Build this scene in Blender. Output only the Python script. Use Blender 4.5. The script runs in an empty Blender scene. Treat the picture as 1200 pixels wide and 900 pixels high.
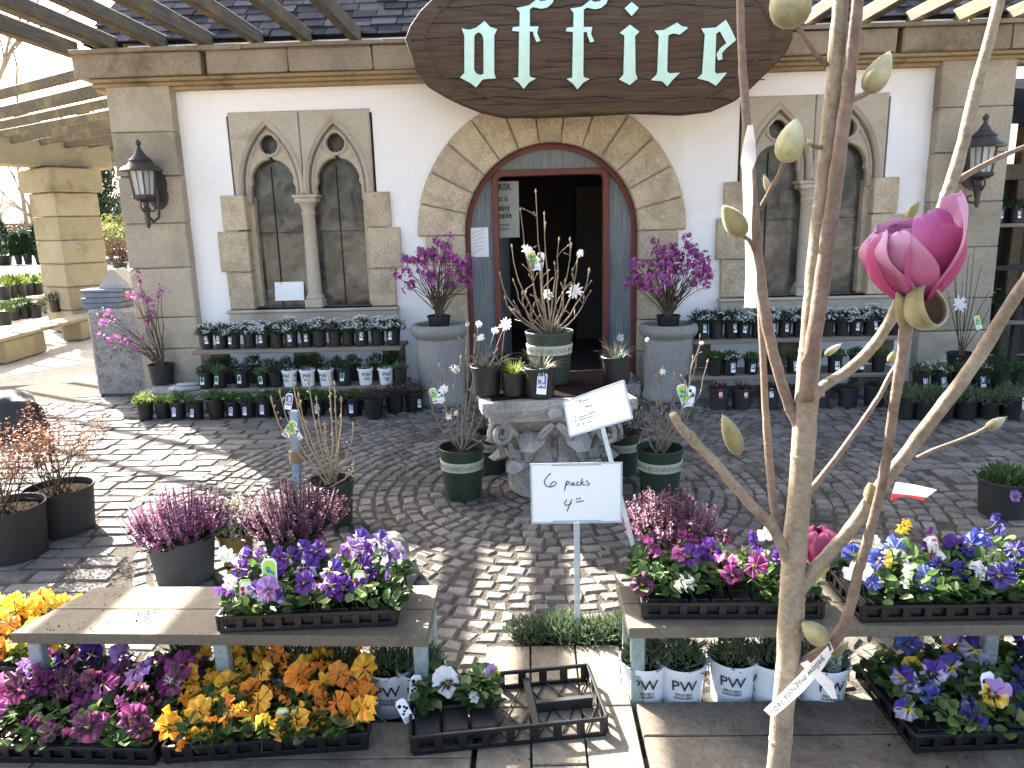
import bpy, bmesh, math, random
from math import sin, cos, tan, pi, radians, sqrt, atan2
from mathutils import Vector, Matrix, noise as mnoise
random.seed(7)
rnd = random.random
def U(a, b): return a + (b - a) * random.random()
S = bpy.context.scene
COL = S.collection

# ------------------------------------------------------------------ camera
PITCH, YAW, ROLL, FPX, HCAM = radians(12.38), radians(1.459), radians(-1.546), 870.6, 1.6
f0 = Vector((-sin(YAW), cos(YAW), 0)); r0 = Vector((cos(YAW), sin(YAW), 0)); u0 = Vector((0, 0, 1))
CF = f0 * cos(PITCH) - u0 * sin(PITCH); cu = u0 * cos(PITCH) + f0 * sin(PITCH)
CR = r0 * cos(ROLL) + cu * sin(ROLL); CU = cu * cos(ROLL) - r0 * sin(ROLL)
EYE = Vector((0, 0, HCAM))
cam = bpy.data.cameras.new('camera'); camo = bpy.data.objects.new('camera', cam); COL.objects.link(camo)
camo.matrix_world = Matrix(((CR.x, CU.x, -CF.x, 0), (CR.y, CU.y, -CF.y, 0), (CR.z, CU.z, -CF.z, HCAM), (0, 0, 0, 1)))
cam.sensor_width = 36; cam.lens = FPX / 1200 * 36; cam.clip_start = 0.02; cam.clip_end = 2000
cam.dof.use_dof = False
S.camera = camo
def ray(px, py): return CF + CR * ((px - 600) / FPX) - CU * ((py - 450) / FPX)
def PZ(px, py, z=0.0):
    d = ray(px, py); return EYE + d * ((z - HCAM) / d.z)
def PY(px, py, Y):
    d = ray(px, py); return EYE + d * (Y / d.y)

# ------------------------------------------------------------------ mesh builder
class MB:
    def __init__(s, jit=0.0): s.v = []; s.f = []; s.c = None; s.r = None; s.m = []; s.cm = 0; s.jit = jit
    def _add(s, vs, fs, r=None):
        o = len(s.v); s.v.extend([tuple(v) for v in vs])
        for f in fs:
            s.f.append(tuple(i + o for i in f)); s.m.append(s.cm)
            if s.r is not None: s.r.append(r if r is not None else 0.5)
        if s.c is not None:
            while len(s.c) < len(s.v): s.c.append((1, 1, 1))
    def rr(s): s.r = []; return s
    def cc(s): s.c = []; return s
    def box(s, c, d, b=0.0, M=None, r=None):
        hx, hy, hz = d[0] / 2, d[1] / 2, d[2] / 2; c = Vector(c)
        if b <= 0:
            vs = [Vector((x * hx, y * hy, z * hz)) for z in (-1, 1) for y in (-1, 1) for x in (-1, 1)]
            fs = [(0, 2, 3, 1), (4, 5, 7, 6), (0, 1, 5, 4), (2, 6, 7, 3), (0, 4, 6, 2), (1, 3, 7, 5)]
        else:
            b = min(b, hx * .9, hy * .9, hz * .9); vs = []; ix = {}
            for sx in (-1, 1):
                for sy in (-1, 1):
                    for sz in (-1, 1):
                        for a in range(3):
                            p = [sx * (hx - b), sy * (hy - b), sz * (hz - b)]
                            p[a] = (sx * hx, sy * hy, sz * hz)[a]
                            ix[(sx, sy, sz, a)] = len(vs); vs.append(Vector(p))
            fs = []
            for a in range(3):
                o1, o2 = [k for k in range(3) if k != a]
                for sg in (-1, 1):
                    q = []
                    for (p, r_) in ((-1, -1), (1, -1), (1, 1), (-1, 1)):
                        t = [0, 0, 0]; t[a] = sg; t[o1] = p; t[o2] = r_; q.append(ix[(t[0], t[1], t[2], a)])
                    if (sg == 1) == (a == 1): q.reverse()
                    fs.append(tuple(q))
            for a in range(3):          # edges parallel to axis a
                o1, o2 = [k for k in range(3) if k != a]
                for p in (-1, 1):
                    for q_ in (-1, 1):
                        t1 = [0, 0, 0]; t1[o1] = p; t1[o2] = q_; t2 = list(t1); t1[a] = -1; t2[a] = 1
                        q = [ix[(*t1, o1)], ix[(*t2, o1)], ix[(*t2, o2)], ix[(*t1, o2)]]
                        fs.append(tuple(q))
            for sx in (-1, 1):
                for sy in (-1, 1):
                    for sz in (-1, 1):
                        fs.append((ix[(sx, sy, sz, 0)], ix[(sx, sy, sz, 1)], ix[(sx, sy, sz, 2)]))
        if M is not None: vs = [M @ v for v in vs]
        if s.jit: vs = [v + Vector((U(-1, 1), U(-1, 1), U(-1, 1))) * s.jit for v in vs]
        s._add([v + c for v in vs], fs, r); return s
    def beam(s, p, q, w, h, b=0.004, up=(0, 0, 1), r=None):
        p, q = Vector(p), Vector(q); y = (q - p).normalized(); x = y.cross(Vector(up)).normalized(); z = x.cross(y)
        M = Matrix((x, y, z)).transposed()
        return s.box((p + q) / 2, (w, (q - p).length, h), b, M, r)
    def tube(s, pts, rad, n=7, cap=True, jit=0.0, r=None):
        pts = [Vector(p) for p in pts]; N = len(pts)
        if not hasattr(rad, '__len__'): rad = [rad] * N
        vs = []; fs = []; prev = None
        for i, p in enumerate(pts):
            t = (pts[min(i + 1, N - 1)] - pts[max(i - 1, 0)]).normalized()
            if prev is None:
                a = Vector((0, 0, 1)) if abs(t.z) < .9 else Vector((1, 0, 0)); x = t.cross(a).normalized()
            else: x = (prev - t * prev.dot(t)).normalized()
            prev = x; y = t.cross(x)
            for k in range(n):
                a = 2 * pi * k / n; rr_ = rad[i] * (1 + (U(-jit, jit) if jit else 0)); vs.append(p + x * (rr_ * cos(a)) + y * (rr_ * sin(a)))
        for i in range(N - 1):
            for k in range(n):
                fs.append((i * n + k, i * n + (k + 1) % n, (i + 1) * n + (k + 1) % n, (i + 1) * n + k))
        if cap:
            fs.append(tuple(reversed(range(n)))); fs.append(tuple(range((N - 1) * n, N * n)))
        s._add(vs, fs, r); return s
    def lathe(s, prof, n=24, c=(0, 0, 0), sx=1, sy=1, wob=None, r=None):
        vs = []; fs = []; N = len(prof)
        for i, (ra, z) in enumerate(prof):
            for k in range(n):
                a = 2 * pi * k / n; w = wob(a, z) if wob else 1
                vs.append((c[0] + ra * cos(a) * sx * w, c[1] + ra * sin(a) * sy * w, c[2] + z))
        for i in range(N - 1):
            for k in range(n):
                fs.append((i * n + k, i * n + (k + 1) % n, (i + 1) * n + (k + 1) % n, (i + 1) * n + k))
        if prof[0][0] > 1e-4: fs.append(tuple(reversed(range(n))))
        if prof[-1][0] > 1e-4: fs.append(tuple(range((N - 1) * n, N * n)))
        s._add(vs, fs, r); return s
    def poly(s, pts, r=None): s._add(pts, [tuple(range(len(pts)))], r); return s
    def prism(s, pts2, frame, t, r=None):   # frame(x,y,d)->world
        n = len(pts2); vs = [frame(x, y, 0) for x, y in pts2] + [frame(x, y, t) for x, y in pts2]
        fs = [tuple(range(n)), tuple(reversed(range(n, 2 * n)))] + [(i, i + n, (i + 1) % n + n, (i + 1) % n) for i in range(n)]
        s._add(vs, fs, r); return s
    def leaf(s, p, d, nrm, L, W, fold=.15, r=None, seg=1):
        d = Vector(d).normalized(); nrm = Vector(nrm); x = d.cross(nrm)
        if x.length < 1e-4: x = d.cross(Vector((1, .3, .2)))
        x.normalize(); z = x.cross(d); p = Vector(p)
        s._add([p, p + d * (L * .45) + x * (W / 2) + z * (fold * W), p + d * L - z * (fold * L * .3), p + d * (L * .45) - x * (W / 2) + z * (fold * W)], [(0, 1, 2), (0, 2, 3)] if fold else [(0, 1, 2, 3)], r)
    def rleaf(s, p, d, nrm, L, W, r=None):     # rounder, cupped leaf
        d = Vector(d).normalized(); nrm = Vector(nrm); x = d.cross(nrm)
        if x.length < 1e-4: x = d.cross(Vector((1, .3, .2)))
        x.normalize(); z = x.cross(d); p = Vector(p); vs = [p]
        for (a, w, h) in ((.25, .8, .10), (.6, 1, .12), (.9, .55, .02)): vs.append(p + d * (L * a) + x * (W / 2 * w) + z * (h * W))
        vs.append(p + d * L - z * .08 * L)
        for (a, w, h) in ((.9, .55, .02), (.6, 1, .12), (.25, .8, .10)): vs.append(p + d * (L * a) - x * (W / 2 * w) + z * (h * W))
        vs.append(p + d * (L * .6) - z * .02 * L)
        s._add(vs, [(0, 1, 8), (1, 2, 8), (2, 3, 8), (3, 4, 8), (4, 5, 8), (5, 6, 8), (6, 7, 8), (7, 0, 8)], r)
    def merge(s, mesh, M=None, r=None):
        vs = [v.co.copy() for v in mesh.vertices]
        if M is not None: vs = [M @ v for v in vs]
        s._add(vs, [tuple(p.vertices) for p in mesh.polygons], r); return s
    def mesh(s, name, mats, smooth=False):
        me = bpy.data.meshes.new(name); me.from_pydata(s.v, [], s.f); me.update()
        for m in (mats if isinstance(mats, (list, tuple)) else [mats]): me.materials.append(m)
        if any(s.m): me.polygons.foreach_set('material_index', s.m)
        if s.r is not None and len(s.r) == len(s.f):
            at = me.attributes.new('rnd', 'FLOAT', 'FACE'); at.data.foreach_set('value', s.r)
        if s.c is not None:
            at = me.attributes.new('col', 'FLOAT_COLOR', 'POINT'); fl = []
            for c in s.c: fl += [c[0], c[1], c[2], 1]
            at.data.foreach_set('color', fl)
        if smooth: me.polygons.foreach_set('use_smooth', [True] * len(me.polygons))
        if smooth == 'auto':
            bm = bmesh.new(); bm.from_mesh(me)
            for e in bm.edges:
                e.smooth = len(e.link_faces) == 2 and e.calc_face_angle(0) < radians(40)
            bm.to_mesh(me); bm.free()
        return me

def tag(o, label=None, cat=None, group=None, kind=None):
    if label: o['label'] = label
    if cat: o['category'] = cat
    if group: o['group'] = group
    if kind: o['kind'] = kind
    return o
def thing(name, label, cat, loc=(0, 0, 0), rz=0.0, group=None, sc=1.0):
    o = bpy.data.objects.new(name, None); COL.objects.link(o); o.empty_display_size = .1
    o.location = loc; o.rotation_euler = (0, 0, rz); o.scale = (sc, sc, sc)
    return tag(o, label, cat, group)
def ob(name, me, parent=None, loc=None, rot=None, sc=None, label=None):
    o = bpy.data.objects.new(name, me); COL.objects.link(o)
    if parent is not None: o.parent = parent
    if loc is not None: o.location = loc
    if rot is not None: o.rotation_euler = rot
    if sc is not None: o.scale = (sc,) * 3 if not hasattr(sc, '__len__') else sc
    if label: o['label'] = label
    return o
def struct(name, me, parent=None):
    o = ob(name, me, parent); o['kind'] = 'structure'; return o

def curve_mesh(loops, ext=.01, bev=0.0, bres=1, off=0.0):
    cu_ = bpy.data.curves.new('tmp', 'CURVE'); cu_.dimensions = '2D'; cu_.fill_mode = 'BOTH'
    cu_.extrude = ext; cu_.bevel_depth = bev; cu_.bevel_resolution = bres; cu_.offset = off
    for lp in loops:
        sp = cu_.splines.new('POLY'); sp.points.add(len(lp) - 1); sp.use_cyclic_u = True
        for p, (x, y) in zip(sp.points, lp): p.co = (x, y, 0, 1)
    o = bpy.data.objects.new('tmp', cu_); me = bpy.data.meshes.new_from_object(o)
    bpy.data.objects.remove(o); bpy.data.curves.remove(cu_); return me
def text_mesh(txt, size, ext=.0005, shear=0.0, off=0.0, align='CENTER', sx=1.0):
    cu_ = bpy.data.curves.new('tmp', 'FONT'); cu_.body = txt; cu_.size = size; cu_.extrude = ext; cu_.shear = shear
    cu_.offset = off; cu_.align_x = align; cu_.resolution_u = 2
    o = bpy.data.objects.new('tmp', cu_); me = bpy.data.meshes.new_from_object(o)
    bpy.data.objects.remove(o); bpy.data.curves.remove(cu_)
    if sx != 1:
        for v in me.vertices: v.co.x *= sx
    return me
UPR = Matrix(((1, 0, 0, 0), (0, 0, -1, 0), (0, 1, 0, 0), (0, 0, 0, 1)))   # (x,y,z)->(x,-z,y): stand a flat mesh up facing -Y
def setm(me, *mats):
    me.materials.clear()
    for m in mats: me.materials.append(m)
    return me
def xform(me, M): me.transform(M); me.update(); return me
def arc(cx, cy, r, a0, a1, n):
    return [(cx + r * cos(radians(a0 + (a1 - a0) * i / n)), cy + r * sin(radians(a0 + (a1 - a0) * i / n))) for i in range(n + 1)]

# ------------------------------------------------------------------ materials
def new_mat(name):
    m = bpy.data.materials.new(name); m.use_nodes = True; nt = m.node_tree; nt.nodes.clear()
    out = nt.nodes.new('ShaderNodeOutputMaterial'); b = nt.nodes.new('ShaderNodeBsdfPrincipled')
    nt.links.new(b.outputs[0], out.inputs[0]); return m, nt, b, out
def N(nt, t, **kw):
    n = nt.nodes.new(t)
    for k, v in kw.items():
        if k in n.inputs.keys() if hasattr(n.inputs, 'keys') else False: n.inputs[k].default_value = v
        else: setattr(n, k, v)
    return n
def mixc(nt, fac, a, b, mode='MIX'):
    n = nt.nodes.new('ShaderNodeMix'); n.data_type = 'RGBA'; n.blend_type = mode
    for sock, v in ((n.inputs[0], fac), (n.inputs[6], a), (n.inputs[7], b)):
        if isinstance(v, (int, float)): sock.default_value = v
        elif isinstance(v, (tuple, list)): sock.default_value = (*v[:3], 1)
        else: nt.links.new(v, sock)
    return n.outputs[2]
def ramp(nt, fac, stops):
    n = nt.nodes.new('ShaderNodeValToRGB'); e = n.color_ramp.elements
    while len(e) < len(stops): e.new(.5)
    for el, (p, c) in zip(e, stops):
        el.position = p; el.color = (c, c, c, 1) if isinstance(c, (int, float)) else (*c[:3], 1)
    nt.links.new(fac, n.inputs[0]); return n.outputs[0]
def noise_n(nt, scale, detail=5, rough=.55, vec=None, dist=0.0):
    n = nt.nodes.new('ShaderNodeTexNoise'); n.inputs['Scale'].default_value = scale; n.inputs['Detail'].default_value = detail
    n.inputs['Roughness'].default_value = rough; n.inputs['Distortion'].default_value = dist
    if vec is not None: nt.links.new(vec, n.inputs['Vector'])
    return n.outputs[0]
def coords(nt, sc=(1, 1, 1), kind='Object'):
    t = nt.nodes.new('ShaderNodeTexCoord'); m = nt.nodes.new('ShaderNodeMapping'); m.inputs['Scale'].default_value = sc
    nt.links.new(t.outputs[kind], m.inputs[0]); return m.outputs[0]
def bump(nt, b, h, strength=.3, dist=.01):
    n = nt.nodes.new('ShaderNodeBump'); n.inputs['Strength'].default_value = strength; n.inputs['Distance'].default_value = dist
    nt.links.new(h, n.inputs['Height']); nt.links.new(n.outputs[0], b.inputs['Normal'])
def rough_mat(name, c1, c2, scale=4, rough=.8, fine=60, bstr=.3, bdist=.01, stain=None, sc=(1, 1, 1), stain_scale=1.5, spec=.3, frand=0.0, fv=.35):
    m, nt, b, out = new_mat(name); v = coords(nt, sc)
    n1 = noise_n(nt, scale, 6, .6, v); n2 = noise_n(nt, fine, 4, .6, v)
    col = mixc(nt, ramp(nt, n1, [(.3, 0.), (.7, 1.)]), c1, c2)
    col = mixc(nt, fv, col, mixc(nt, ramp(nt, n2, [(.3, 0.), (.7, 1.)]), [x * .6 for x in c1], [min(1, x * 1.35) for x in c2]))
    if stain:
        n3 = noise_n(nt, stain_scale, 7, .65, v, .4)
        col = mixc(nt, ramp(nt, n3, [(.52, 0.), (.68, .8)]), col, stain)
    if frand:
        at = nt.nodes.new('ShaderNodeAttribute'); at.attribute_name = 'rnd'
        col = mixc(nt, 1.0, col, ramp(nt, at.outputs['Fac'], [(0., 1 - frand), (1., 1 + frand * .6)]), 'MULTIPLY')
    nt.links.new(col, b.inputs['Base Color']); b.inputs['Roughness'].default_value = rough; b.inputs['Specular IOR Level'].default_value = spec
    mx = nt.nodes.new('ShaderNodeMath'); mx.operation = 'ADD'; nt.links.new(n1, mx.inputs[0]); nt.links.new(n2, mx.inputs[1])
    bump(nt, b, mx.outputs[0], bstr, bdist); return m
def wood_mat(name, c1, c2, along='Y', rough=.75, bstr=.5, scale=3, moss=None, crack=None, bdist=.01):
    m, nt, b, out = new_mat(name)
    s_ = {'X': (1.2, 22, 22), 'Y': (22, 1.2, 22), 'Z': (22, 22, 1.2)}[along]
    v = coords(nt, s_); v2 = coords(nt)
    n1 = noise_n(nt, scale, 6, .65, v, .3); n2 = noise_n(nt, 2.5, 5, .6, v2)
    col = mixc(nt, ramp(nt, n1, [(.3, 0.), (.72, 1.)]), c1, c2)
    if crack: col = mixc(nt, ramp(nt, n1, [(.30, 1.), (.36, 0.)]), col, crack)
    if moss: col = mixc(nt, ramp(nt, n2, [(.5, 0.), (.66, .75)]), col, moss)
    nt.links.new(col, b.inputs['Base Color']); b.inputs['Roughness'].default_value = rough; b.inputs['Specular IOR Level'].default_value = .25
    bump(nt, b, n1, bstr, bdist); return m
def flat_mat(name, c, rough=.5, spec=.4, metal=0.0, var=.12, scale=9, bstr=.05):
    m, nt, b, out = new_mat(name); v = coords(nt); n1 = noise_n(nt, scale, 5, .6, v)
    col = mixc(nt, n1, [x * (1 - var) for x in c], [min(1, x * (1 + var)) for x in c])
    nt.links.new(col, b.inputs['Base Color']); b.inputs['Roughness'].default_value = rough
    b.inputs['Specular IOR Level'].default_value = spec; b.inputs['Metallic'].default_value = metal
    if bstr: bump(nt, b, n1, bstr, .01)
    return m
def leaf_mat(name, c1, c2, trans=.35, rough=.5, attr='rnd', dead=None):
    m, nt, b, out = new_mat(name)
    at = nt.nodes.new('ShaderNodeAttribute'); at.attribute_name = attr
    if attr == 'col': col = at.outputs['Color']
    else:
        col = mixc(nt, at.outputs['Fac'], c1, c2)
        if dead: col = mixc(nt, ramp(nt, at.outputs['Fac'], [(.86, 0.), (.9, 1.)]), col, dead)
    nt.links.new(col, b.inputs['Base Color']); b.inputs['Roughness'].default_value = rough; b.inputs['Specular IOR Level'].default_value = .3
    tr = nt.nodes.new('ShaderNodeBsdfTranslucent'); nt.links.new(col, tr.inputs['Color'])
    mx = nt.nodes.new('ShaderNodeMixShader'); mx.inputs[0].default_value = trans
    nt.links.new(b.outputs[0], mx.inputs[1]); nt.links.new(tr.outputs[0], mx.inputs[2]); nt.links.new(mx.outputs[0], out.inputs[0])
    return m
M = {}
M['plaster'] = rough_mat('plaster', (.79, .79, .785), (.83, .83, .825), 1.6, .92, 18, .06, .003, stain=(.70, .69, .66), stain_scale=.9, fv=.04)
M['stone'] = rough_mat('pier_stone', (.30, .265, .20), (.42, .375, .29), 3, .88, 70, .35, .006, stain=(.22, .19, .145), frand=.18)
M['lime'] = rough_mat('carved_limestone', (.40, .36, .29), (.52, .475, .39), 3, .88, 90, .3, .004, stain=(.30, .27, .22), stain_scale=2.2, frand=.1)
M['vouss'] = rough_mat('arch_stone', (.36, .30, .21), (.60, .515, .38), 9, .9, 48, 1., .016, stain=(.31, .26, .18), stain_scale=3.5, frand=.14)
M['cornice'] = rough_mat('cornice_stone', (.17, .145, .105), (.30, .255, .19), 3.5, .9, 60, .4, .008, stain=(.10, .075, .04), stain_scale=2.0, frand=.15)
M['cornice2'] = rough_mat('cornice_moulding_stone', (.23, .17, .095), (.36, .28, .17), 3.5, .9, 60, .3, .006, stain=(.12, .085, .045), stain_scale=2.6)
M['yellowstone'] = rough_mat('sunny_limestone', (.22, .19, .12), (.31, .275, .185), 3, .88, 70, .3, .006, stain=(.12, .095, .05), stain_scale=1.4, frand=.12)
M['concrete'] = rough_mat('concrete', (.22, .212, .195), (.36, .35, .325), 9, .95, 60, 1., .02, stain=(.09, .085, .075), stain_scale=11, fv=.6)
M['urn'] = rough_mat('urn_concrete', (.20, .195, .18), (.30, .295, .28), 4, .85, 60, .3, .005, stain=(.17, .18, .175), stain_scale=3)
M['capital'] = rough_mat('old_carved_stone', (.20, .19, .18), (.38, .365, .34), 7, .9, 55, .7, .008, stain=(.10, .097, .09), stain_scale=5)
M['beam'] = wood_mat('weathered_beam', (.06, .047, .031), (.16, .132, .096), 'Y', .85, .8, 3, moss=(.19, .15, .06))
M['slat'] = wood_mat('mossy_slat', (.05, .04, .024), (.145, .115, .066), 'X', .85, .8, 3, moss=(.2, .165, .07))
M['sign'] = wood_mat('sign_wood', (.046, .030, .018), (.115, .077, .050), 'X', .72, .9, 2.6, crack=(.008, .005, .004), bdist=.015)
M['mint'] = flat_mat('mint_paint', (.54, .77, .675), .6, .3, var=.16, scale=16, bstr=.2)
M['darkgreen'] = flat_mat('dark_green_paint', (.02, .045, .035), .5)
M['doorgrey'] = wood_mat('blue_grey_boards', (.13, .15, .16), (.26, .285, .295), 'Z', .75, .5, 2.4)
M['doorred'] = rough_mat('red_paint', (.115, .036, .029), (.175, .058, .048), 6, .6, 80, .2, .004)
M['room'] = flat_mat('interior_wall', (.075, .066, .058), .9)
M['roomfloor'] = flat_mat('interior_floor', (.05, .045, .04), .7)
M['slate'] = rough_mat('roof_slate', (.026, .026, .030), (.06, .06, .068), 5, 1.0, 60, .5, .006, frand=.5, spec=.0)
M['iron'] = flat_mat('lantern_iron', (.055, .048, .045), .5, .5, .3, .3, 14, .2)
M['post'] = rough_mat('painted_leg', (.20, .255, .245), (.30, .36, .34), 6, .7, 60, .25, .004, stain=(.16, .17, .15), stain_scale=4)
M['plank'] = rough_mat('composite_plank', (.128, .107, .078), (.182, .155, .115), 3, .85, 90, .35, .003, stain=(.085, .07, .05), stain_scale=3, frand=.1)
M['dirtplank'] = rough_mat('dirty_plank', (.14, .12, .09), (.215, .187, .142), 3, .9, 70, .4, .004, stain=(.055, .044, .033), stain_scale=3.2, frand=.14)
M['soilshadeplank'] = rough_mat('soil_and_shade_dark_plank', (.09, .074, .054), (.19, .165, .125), 2.2, .92, 60, .6, .004, stain=(.026, .02, .015), stain_scale=1.6, frand=.16)  # soil stains, with the shade of table and trays also darkened into the colour
M['shelfwood'] = wood_mat('shelf_plank', (.14, .12, .09), (.27, .24, .19), 'X', .8, .4, 3)
M['cobble'] = rough_mat('cobble_stone', (.092, .085, .076), (.168, .155, .136), 7, .85, 50, .5, .006, stain=(.040, .034, .027), stain_scale=.9, frand=.38, spec=.35)
M['soil'] = rough_mat('joint_soil', (.034, .029, .022), (.085, .073, .056), 5, .95, 80, .9, .02)
M['gravel'] = rough_mat('gravel_ground', (.30, .26, .20), (.42, .37, .30), .8, .95, 14, .5, .02, stain=(.22, .185, .13), stain_scale=.5)
M['potsoil'] = rough_mat('potting_soil', (.010, .0075, .0055), (.030, .022, .016), 20, 1.0, 150, 1., .01, spec=.02)
M['black'] = flat_mat('black_plastic', (.009, .009, .0095), .5, .45, var=.3, scale=14)
M['greyblack'] = flat_mat('dusty_black_plastic', (.026, .0255, .025), .65, .35, var=.35, scale=10, bstr=.1)
M['trayblack'] = flat_mat('tray_plastic', (.008, .008, .0095), .38, .5, var=.3, scale=14)
M['greypot'] = flat_mat('grey_plastic', (.085, .085, .083), .6, .35, var=.25, scale=7)
M['green'] = flat_mat('dark_green_plastic', (.019, .037, .024), .45, .45, var=.25, scale=9)
M['band'] = flat_mat('label_band', (.42, .42, .34), .5, .4, var=.1)
M['bandtext'] = flat_mat('band_lettering', (.12, .14, .10), .6, .3)
M['white'] = flat_mat('white_plastic', (.70, .72, .74), .4, .4, var=.05)
M['ink'] = flat_mat('black_ink', (.015, .015, .018), .6, .3)
M['blueink'] = flat_mat('blue_ink', (.06, .09, .22), .6, .3)
M['tan'] = flat_mat('tan_plastic', (.32, .23, .09), .55)
M['dimpaper'] = flat_mat('dim_grey_poster_paper', (.30, .31, .28), .7, .2)  # sheet greyed so its colour carries the dimness inside the doorway
M['paper'] = flat_mat('white_card', (.84, .87, .89), .5, .35, var=.02)
M['tagwhite'] = leaf_mat('tag_white', (.82, .82, .82), (.86, .86, .86), .35, .45)
M['lime_tag'] = flat_mat('lime_tag', (.45, .62, .06), .45)
M['green_tag'] = flat_mat('green_tag', (.03, .22, .13), .45)
M['blue_tag'] = flat_mat('blue_tag', (.12, .15, .42), .45)
M['grey_tag'] = flat_mat('grey_tag', (.10, .14, .18), .45)
M['pink_tag'] = flat_mat('pink_tag', (.6, .13, .15), .45)
M['red'] = flat_mat('red_plastic', (.6, .05, .06), .45)
M['teal'] = flat_mat('teal_print', (.03, .28, .32), .45)
M['bark'] = rough_mat('magnolia_bark', (.16, .13, .094), (.295, .252, .19), 22, .75, 170, .6, .002, stain=(.11, .08, .055), stain_scale=18)
M['barkred'] = rough_mat('young_bark', (.12, .08, .062), (.215, .165, .13), 24, .65, 170, .5, .002, stain=(.085, .055, .04), stain_scale=18)
def speckle(m, sc, col, thr=.16):
    nt = m.node_tree; b = [n for n in nt.nodes if n.type == 'BSDF_PRINCIPLED'][0]; vo = nt.nodes.new('ShaderNodeTexVoronoi'); vo.inputs['Scale'].default_value = sc
    nt.links.new(coords(nt, (1, 1, .6)), vo.inputs['Vector']); src = b.inputs['Base Color'].links[0].from_socket
    c = mixc(nt, ramp(nt, vo.outputs['Distance'], [(thr * .6, .45), (thr, 0.)]), src, col); nt.links.new(c, b.inputs['Base Color'])
speckle(M['bark'], 240, (.42, .37, .30), .13); speckle(M['barkred'], 260, (.36, .29, .22), .13); speckle(M['bark'], 90, (.10, .075, .05), .12); speckle(M['concrete'], 60, (.07, .066, .06), .22); speckle(M['mint'], 34, (.20, .24, .19), .12)
M['twig'] = flat_mat('grey_twig', (.22, .175, .13), .8, .2, var=.3, scale=30)
M['twigdark'] = flat_mat('dark_twig', (.10, .07, .05), .8, .2, var=.3, scale=30)
M['twigtan'] = flat_mat('pale_twig', (.33, .26, .16), .8, .2, var=.3, scale=30)
M['leaf'] = leaf_mat('leaf_green', (.025, .06, .014), (.085, .14, .035), .3)
M['leafdark'] = leaf_mat('leaf_dark', (.012, .032, .012), (.04, .075, .022), .25)
M['leafgrey'] = leaf_mat('leaf_greygreen', (.06, .095, .05), (.15, .2, .10), .3)
M['leafpansy'] = leaf_mat('pansy_leaf', (.035, .08, .02), (.10, .165, .045), .35, dead=(.2, .22, .10))
M['leafrust'] = leaf_mat('rusty_leaf', (.15, .055, .03), (.26, .125, .065), .35)
M['leaflime'] = leaf_mat('lime_leaf', (.14, .2, .03), (.26, .33, .06), .4)
M['leafbronze'] = leaf_mat('bronze_leaf', (.05, .03, .02), (.09, .05, .03), .3)
M['leafblack'] = leaf_mat('variegated_grass', (.03, .035, .02), (.24, .24, .17), .2)
M['conifer'] = leaf_mat('conifer_needles', (.012, .03, .014), (.035, .07, .028), .15)
M['forsythia'] = leaf_mat('yellow_bush_leaf', (.14, .16, .05), (.30, .29, .08), .3)
M['petalwhite'] = leaf_mat('white_petal', (.78, .78, .76), (.88, .88, .86), .3)
M['petalcream'] = leaf_mat('cream_petal', (.62, .62, .5), (.8, .8, .66), .3)
M['petalmag'] = leaf_mat('magenta_petal', (.32, .06, .26), (.58, .20, .50), .35)
M['heather'] = leaf_mat('heather_bloom', (.19, .04, .125), (.40, .13, .29), .3)
M['heatherdark'] = leaf_mat('dark_heather_bloom', (.11, .03, .07), (.27, .11, .18), .3)
M['pansy'] = leaf_mat('pansy_petal', None, None, .35, .55, attr='col')
M['magpetal'] = leaf_mat('magnolia_petal', None, None, .5, .45, attr='col')
M['bud'] = leaf_mat('bud_scale', None, None, .25, .75, attr='col')
def fuzz(m):
    nt = m.node_tree; b = [n for n in nt.nodes if n.type == 'BSDF_PRINCIPLED'][0]; v = coords(nt); n1 = noise_n(nt, 260, 5, .65, v); n2 = noise_n(nt, 60, 4, .6, v)
    src = b.inputs['Base Color'].links[0].from_socket; c = mixc(nt, 1., src, ramp(nt, n2, [(.3, .62), (.7, 1.2)]), 'MULTIPLY'); nt.links.new(c, b.inputs['Base Color']); bump(nt, b, n1, .5, .0012)
    b.inputs['Sheen Weight'].default_value = .5; b.inputs['Sheen Roughness'].default_value = .4
fuzz(M['bud'])
M['rock'] = rough_mat('boulder_rock', (.13, .12, .10), (.22, .205, .175), 3, .9, 40, .8, .015, stain=(.15, .135, .11), stain_scale=4)
M['bluestone'] = rough_mat('blue_slate', (.09, .11, .15), (.17, .2, .26), 5, .7, 50, .5, .006)
M['flag'] = rough_mat('flagstone', (.27, .27, .27), (.36, .36, .36), 4, .85, 50, .5, .006)
M['brick'] = rough_mat('red_brick', (.26, .11, .08), (.36, .17, .13), 2, .9, 30, .2, .01)
M['redroof'] = rough_mat('red_roof_tile', (.30, .12, .085), (.42, .19, .14), 2, .9, 20, .4, .02)
M['wallgrey'] = rough_mat('pale_siding', (.5, .5, .48), (.6, .6, .58), 1, .9, 20, .1, .01)
M['darkwood'] = wood_mat('dark_shed_boards', (.025, .023, .021), (.06, .055, .05), 'Z', .8, .5, 2.5)
M['stakeblue'] = rough_mat('blue_painted_wood', (.17, .27, .36), (.27, .38, .47), 9, .7, 60, .3, .004, stain=(.2, .15, .09), stain_scale=8)
M['twine'] = flat_mat('twine', (.25, .19, .11), .9)
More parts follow.
